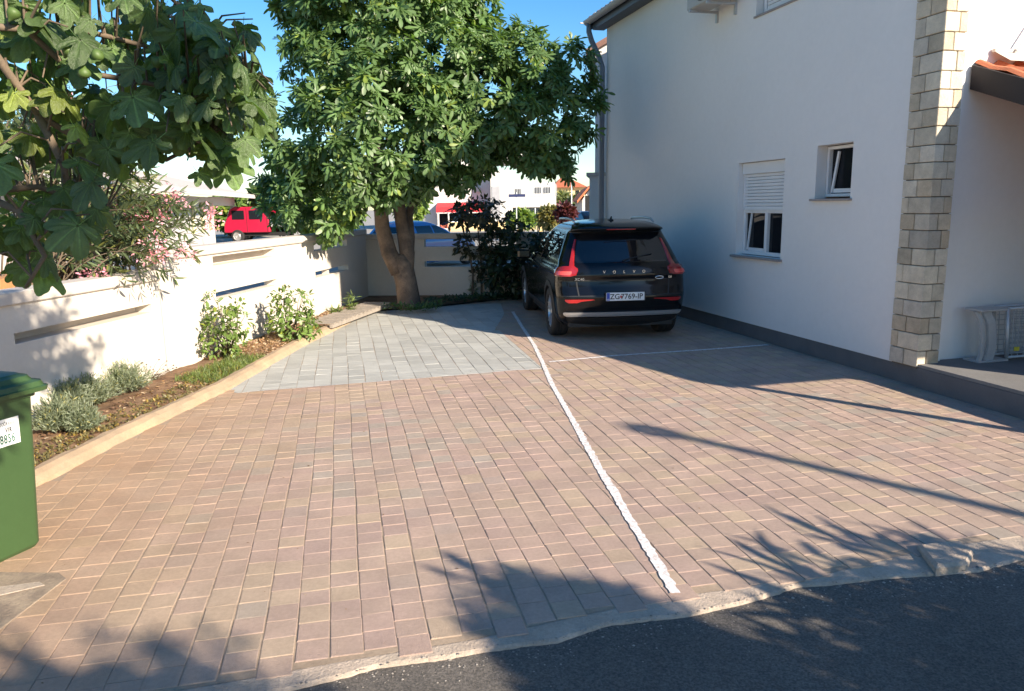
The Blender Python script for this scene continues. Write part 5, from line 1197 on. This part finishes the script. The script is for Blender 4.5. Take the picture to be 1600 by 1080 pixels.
s = MB(); s.box(X(744), D - .3, Z(300), X(752), D - .01, Z(293)); s.build('wall_unit', M['ac'], e, base=sb_)
# yellow house
yb = (X(890, 80), 80, 0); e = empty('yellow_house', yb, 0, 'yellow house with an orange hipped roof far beyond the street', 'house'); d = 80
s = MB(); s.box(X(868, d), d, -.1, X(914, d), d + 9, Z(292, d, 890)); s.build('wall', M['yellow'], e, base=yb)
s = MB(); a_, b__, zl, zr = X(862, d), X(918, d), Z(293, d, 890), Z(276, d, 890); s.add([(a_, d - .5, zl), (b__, d - .5, zl), (b__, d + 9.5, zl), (a_, d + 9.5, zl), (a_ + 1.2, d + 4.5, zr), (b__ - 1.6, d + 4.5, zr)], [(0, 1, 5, 4), (1, 2, 5), (2, 3, 4, 5), (3, 0, 4), (0, 3, 2, 1)]); s.build('roof', M['tile'], e, base=yb)
for x0 in (873, 899): s = MB(); s.box(X(x0, d), d - .03, 2.0, X(x0 + 6, d), d - .01, 3.2); s.build('window', M['glass'], e, base=yb)
gb_ = (X(915, 55), 55, 0); e = empty('gabled_house', gb_, 0, 'small white gabled house with red tiles beside the yellow house', 'house'); d = 55
s = MB(); a_, b__ = X(910, d), X(930, d); zt, zp = Z(312, d, 915), Z(297, d, 915); s.add([(a_, d, -.1), (b__, d, -.1), (b__, d, zt), ((a_ + b__) / 2, d, zp), (a_, d, zt), (a_, d + 6, -.1), (b__, d + 6, -.1), (b__, d + 6, zt), ((a_ + b__) / 2, d + 6, zp), (a_, d + 6, zt)], [(0, 1, 2, 3, 4), (5, 9, 8, 7, 6), (0, 4, 9, 5), (1, 6, 7, 2)]); s.build('wall', M['far_white'], e, base=gb_)
s = MB(); m2 = (a_ + b__) / 2; s.add([(a_ - .4, d - .3, zt - .25), (m2, d - .3, zp + .1), (b__ + .4, d - .3, zt - .25), (a_ - .4, d + 6.3, zt - .25), (m2, d + 6.3, zp + .1), (b__ + .4, d + 6.3, zt - .25), (a_ - .4, d - .3, zt - .05), (m2, d - .3, zp + .3), (b__ + .4, d - .3, zt - .05)], [(6, 7, 4, 3), (7, 8, 5, 4), (0, 1, 7, 6), (1, 2, 8, 7)]); s.build('roof', M['tile'], e, base=gb_)
s = MB(); s.box(m2 - .25, d - .03, 1.2, m2 + .25, d - .01, 2.4); s.build('window', M['dark'], e, base=gb_)
# street sign and poles
sg = (X(807, 45), 45, 0); e = empty('street_sign', sg, 0, 'dark blue street name board on a thin pole across the street', 'sign')
s = MB(); s.tube([(0, .06, -.05), (0, .06, Z(302, 45, 807) + .05)], .035, 8); s.build('pole', M['galv'], e); a_ = X(795, 45) - sg[0]; b__ = X(821, 45) - sg[0]
s = MB(); s.cbox(a_, -.02, Z(308, 45, 807), b__, .02, Z(303.5, 45, 807), .01); bo = s.build('board', mat('sign_blue', (.02, .03, .10), .5), e)
for i, (px_, h_) in enumerate(((893, 272), (836, 325))):
    s = MB(); x_ = X(px_, 50); s.tube([(x_, 50, -.05), (x_, 50, Z(h_, 50, px_))], .045, 8); s.lathe([(.12, -.05), (.12, .15), (.05, .2)], 10, Matrix.Translation((x_, 50, 0)))
    tag(s.build('pole', M['galv'], None, base=(x_, 50, 0)), ('thin tall pale pole in front of the yellow house', 'short thin pole before the white balcony building')[i], 'pole')
# low boundary wall and yard pieces across the street
s = MB(); s.box(X(838, 52), 52, -.1, X(848, 52), 52.3, 1.0); s.cbox(X(838, 52) - .05, 51.95, 1.0, X(848, 52) + .05, 52.35, 1.08, .02); tag(s.build('gate_pillar', M['yellow'], None, base=(X(838, 52), 52, 0)), 'squat yellow gate pillar across the street', 'pillar')
s = MB(); s.box(X(700, 58), 58, -.1, X(925, 58), 58.2, .55); s.box(X(700, 58), 57.97, .551, X(925, 58), 58.23, .6); tag(s.build('garden_wall', M['yellow'], None, base=(X(700, 58), 58, 0)), 'low tan wall running along the far side of the street', 'wall')
# far trees and hedges
def far_tree(name, label, px, py, d, r_, ry, col, n, size, T=OVAL, cat='tree', trunk=True, depth=None, group=None):
    c = Y_(px, py, d); b_ = (c.x, c.y, -.06); e = empty(name, b_, 0, label, cat, group); rw, rh = r_ / CF * d, ry / CF * d
    bl = [(tuple(c), (rw * .75, depth or rw * .7, rh * .8))]
    for k in range(7): a = 2 * PI * k / 7 + rng.uniform(-.3, .3); bl.append(((c.x + rw * .5 * math.cos(a), c.y + rw * .3 * math.sin(a * 2), c.z + rh * .45 * math.sin(a)), (rw * .5, rw * .45, rh * .5)))
    P, O = shell(bl, n / (rw * rh * 20), .5)
    if trunk:
        mb = MB(); mb.tube([(c.x, c.y, -.1), (c.x + .05, c.y, c.z * .5), (c.x, c.y, c.z)], [.16 * rw / 1.5, .12 * rw / 1.5, .05], 8)
        for i in nr.choice(len(P), min(12, len(P)), replace=False): limb(mb, (c.x, c.y, c.z * .5), P[i], .05, .015, 4, .1, 5)
        mb.build('trunk', M['bark'], e, base=b_)
    V, F, C = rosettes(P, O, 6, size, T, col, droop=.2, yel=.1); arr_mesh('crown', V, F, C, M['leaf'], e, b_)
LG = (.13, .20, .045); DG = (.05, .09, .03)
far_tree('hedge', 'bright green hedge behind the red truck', 375, 335, 53, 66, 26, LG, 900, .45, cat='hedge', trunk=False)
far_tree('green_tree', 'bright green bush hanging by the wall to the left of the fig trunk', 510, 335, 30, 50, 40, LG, 900, .34)
far_tree('green_tree', 'light green tree between the two limbs of the fig and the shop', 640, 310, 40, 24, 32, LG, 700, .40)
far_tree('green_tree', 'broad green tree behind the flatbed of the truck', 450, 320, 46, 50, 40, DG, 800, .5)
far_tree('hedge', 'small bright hedge before the balcony building', 815, 342, 50, 20, 10, LG, 350, .35, cat='hedge', trunk=False)
far_tree('palm_bush', 'pale green palm like bush in front of the yellow house', 878, 318, 65, 14, 13, (.16, .19, .09), 380, .6, BLADE, 'bush')
far_tree('round_bush', 'dull green bush right of the pale pole', 900, 322, 64, 11, 12, (.10, .13, .06), 260, .5, cat='bush')
far_tree('flowering_bush', 'dry reddish green bush across the street', 860, 340, 40, 16, 15, (.17, .16, .06), 420, .28, cat='bush')
far_tree('red_leaved_bush', 'dark red leaved bush beyond the roof of the black car', 884, 334, 38, 12, 11, (.09, .025, .03), 380, .26, cat='bush')
far_tree('green_tree', 'tall dark tree far left, behind the bungalow', 60, 260, 60, 90, 70, DG, 500, .8)
far_tree('hedge', 'dark hedge along the far street behind the dark car', 915, 325, 90, 30, 12, DG, 260, .9, cat='hedge', trunk=False)

# windblown bits on the paving
n_ = 150; dp = np.array([[rng.uniform(-3, 4), rng.uniform(2.6, 9.5), .004] for _ in range(n_)]); dp = dp[[inpoly(q_[0], q_[1], lotp) for q_ in dp]]; n_ = len(dp)
V, F, C = scatter(OVAL, dp, nr.normal(size=(n_, 3)) * np.array([[1, 1, .12]]), np.array([[0, 0, 1.]]) + nr.normal(size=(n_, 3)) * .3, nr.uniform(.008, .028, n_) * nr.uniform(.5, 1, n_), pal_[nr.randint(0, 5, n_)] * .8)
tag(arr_mesh('debris', V, F, C, M['petal']), 'tiny dry leaf bits scattered over the brick paving', 'leaf litter', kind='stuff')
# ============================================================ OUT OF FRAME, known by the shadows they throw
Lh = 5.2; LL = Lh / math.tan(SUN_EL); hx, hy = 1.38 + LL * .7302, 5.62 - LL * .6832; bx_, by_ = 1.38 + LL * .714, 5.62 - LL * .70
sl_ = empty('street_lamp', (bx_, by_, 0), 0, 'slim street lamp beside the road, right of and behind the camera', 'street lamp')
s = MB(); s.tube([(0, 0, -.05), ((hx - bx_) * .5, (hy - by_) * .5, Lh * .5), (hx - bx_, hy - by_, Lh)], [.085, .07, .055], 10); s.build('pole', M['galv'], sl_, smooth=True)
s = MB(); s.lathe([(.02, -.32), (.10, -.22), (.13, 0), (.10, .2), (.03, .3)], 12, Matrix.Translation((hx - bx_ - .16, hy - by_ + .12, Lh + .06)) @ Matrix.Rotation(R(65), 4, Vector((.68, .73, 0)))); s.build('lamp_head', M['galv'], sl_, smooth=True)
shd = Vector((sd.x, sd.y, sd.z)).normalized()
def shade_tree(name, label, polys, tr, T, size, k, dens_, base, col=GREEN, extra=()):
    pts = [tuple(v) for v in extra]
    for poly in polys:
        xs = [p[0] for p in poly]; ys = [p[1] for p in poly]; g0 = [G(*p) for p in poly]
        gx = [p.x for p in g0]; gy = [p.y for p in g0]; area = abs(sum(gx[i] * gy[(i + 1) % len(g0)] - gx[(i + 1) % len(g0)] * gy[i] for i in range(len(g0)))) / 2
        n_ = max(3, int(area * dens_)); c = 0
        while c < n_:
            x, y = rng.uniform(min(gx), max(gx)), rng.uniform(min(gy), max(gy))
            if inpoly(x, y, [(p.x, p.y) for p in g0]): t = rng.uniform(*tr); pts.append(tuple(Vector((x, y, 0)) + shd * t)); c += 1
    P = np.array(pts); e = empty(name, base, 0, label, 'tree'); mb = MB(); c = Vector(P.mean(0))
    mb.tube([base, Vector(base).lerp(c, .5) + Vector((.1, 0, .2)), c], [.16, .13, .08], 9, wob=.06)
    for i in nr.choice(len(P), min(len(P), 60), replace=False): limb(mb, c, P[i], .03, .008, 5, .12, 5)
    mb.build('trunk', M['bark'], e, base=base)
    V, F, C = rosettes(P, nr.normal(size=P.shape), k, size, T, col, droop=.2); arr_mesh('crown', V, F, C, M['leaf'], e, base)
shade_tree('leafy_tree', 'tree behind the camera whose crown shades the middle of the road edge',
           [[(790, 888), (845, 915), (985, 925), (1050, 960), (1110, 1000), (1200, 1035), (1340, 1050), (1360, 1120), (910, 1140), (885, 1070), (820, 1010), (785, 965), (745, 950), (760, 935), (800, 935)]], (6.0, 8.0), LEAF_A, .20, 6, 100, (4.6, -3.6, 0))
shade_tree('leafy_tree', 'tree behind the camera whose crown throws blotchy shade at the lower left',
           [[(-200, 990), (60, 1000), (120, 985), (215, 1025), (300, 1035), (400, 1065), (440, 1045), (500, 1070), (530, 1130), (-200, 1180)], [(-80, 945), (60, 955), (90, 975), (-60, 1005)], [(225, 1000), (262, 1000), (262, 1018), (225, 1018)]], (7.5, 9.5), LEAF_A, .15, 4, 24, (3.2, -4.6, 0))
shade_tree('oleander', 'narrow leaved shrub at the roadside right of the camera',
           [[(1300, 905), (1340, 880), (1385, 866), (1440, 856), (1500, 866), (1560, 872), (1620, 862), (1900, 930), (1900, 1200), (1320, 1160), (1310, 1030), (1290, 1000), (1230, 985), (1300, 950)]], (2.6, 4.6), BLADE, .25, 8, 80, (5.2, .2, 0), (.07, .10, .045))
ex = []
def wallpt(px, py):
    q = ray(px, py); n3 = Vector((WN.x, WN.y, 0)); t = (n3 @ Vector((WA.x, WA.y, 0))) / (n3 @ q); return Vector((q.x * t, q.y * t, CH + q.z * t))
for poly, n_ in (([(-60, 470), (20, 440), (62, 470), (100, 505), (60, 540), (-60, 560)], 30), ([(-60, 560), (90, 535), (128, 560), (140, 590), (60, 600), (-60, 640)], 34), ([(78, 470), (95, 500), (105, 520), (90, 520)], 3), ([(145, 545), (160, 546), (158, 554)], 1)):
    c = 0
    while c < n_:
        x, y = rng.uniform(-60, 160), rng.uniform(440, 640)
        if inpoly(x, y, poly): ex.append(wallpt(x, y) + shd * rng.uniform(6.6, 8.2)); c += 1
for _ in range(24): ex.append(Y_(rng.uniform(-60, 140), rng.uniform(320, 470), 2.5) + shd * rng.uniform(3.0, 4.4))
shade_tree('fig_tree', 'fig tree behind the camera whose crown shades the lower near branches', [], (6, 8), LEAF_A, .19, 5, 20, (-1.7, -.8, 0), GREEN, ex)
print('done objects', len(bpy.data.objects))
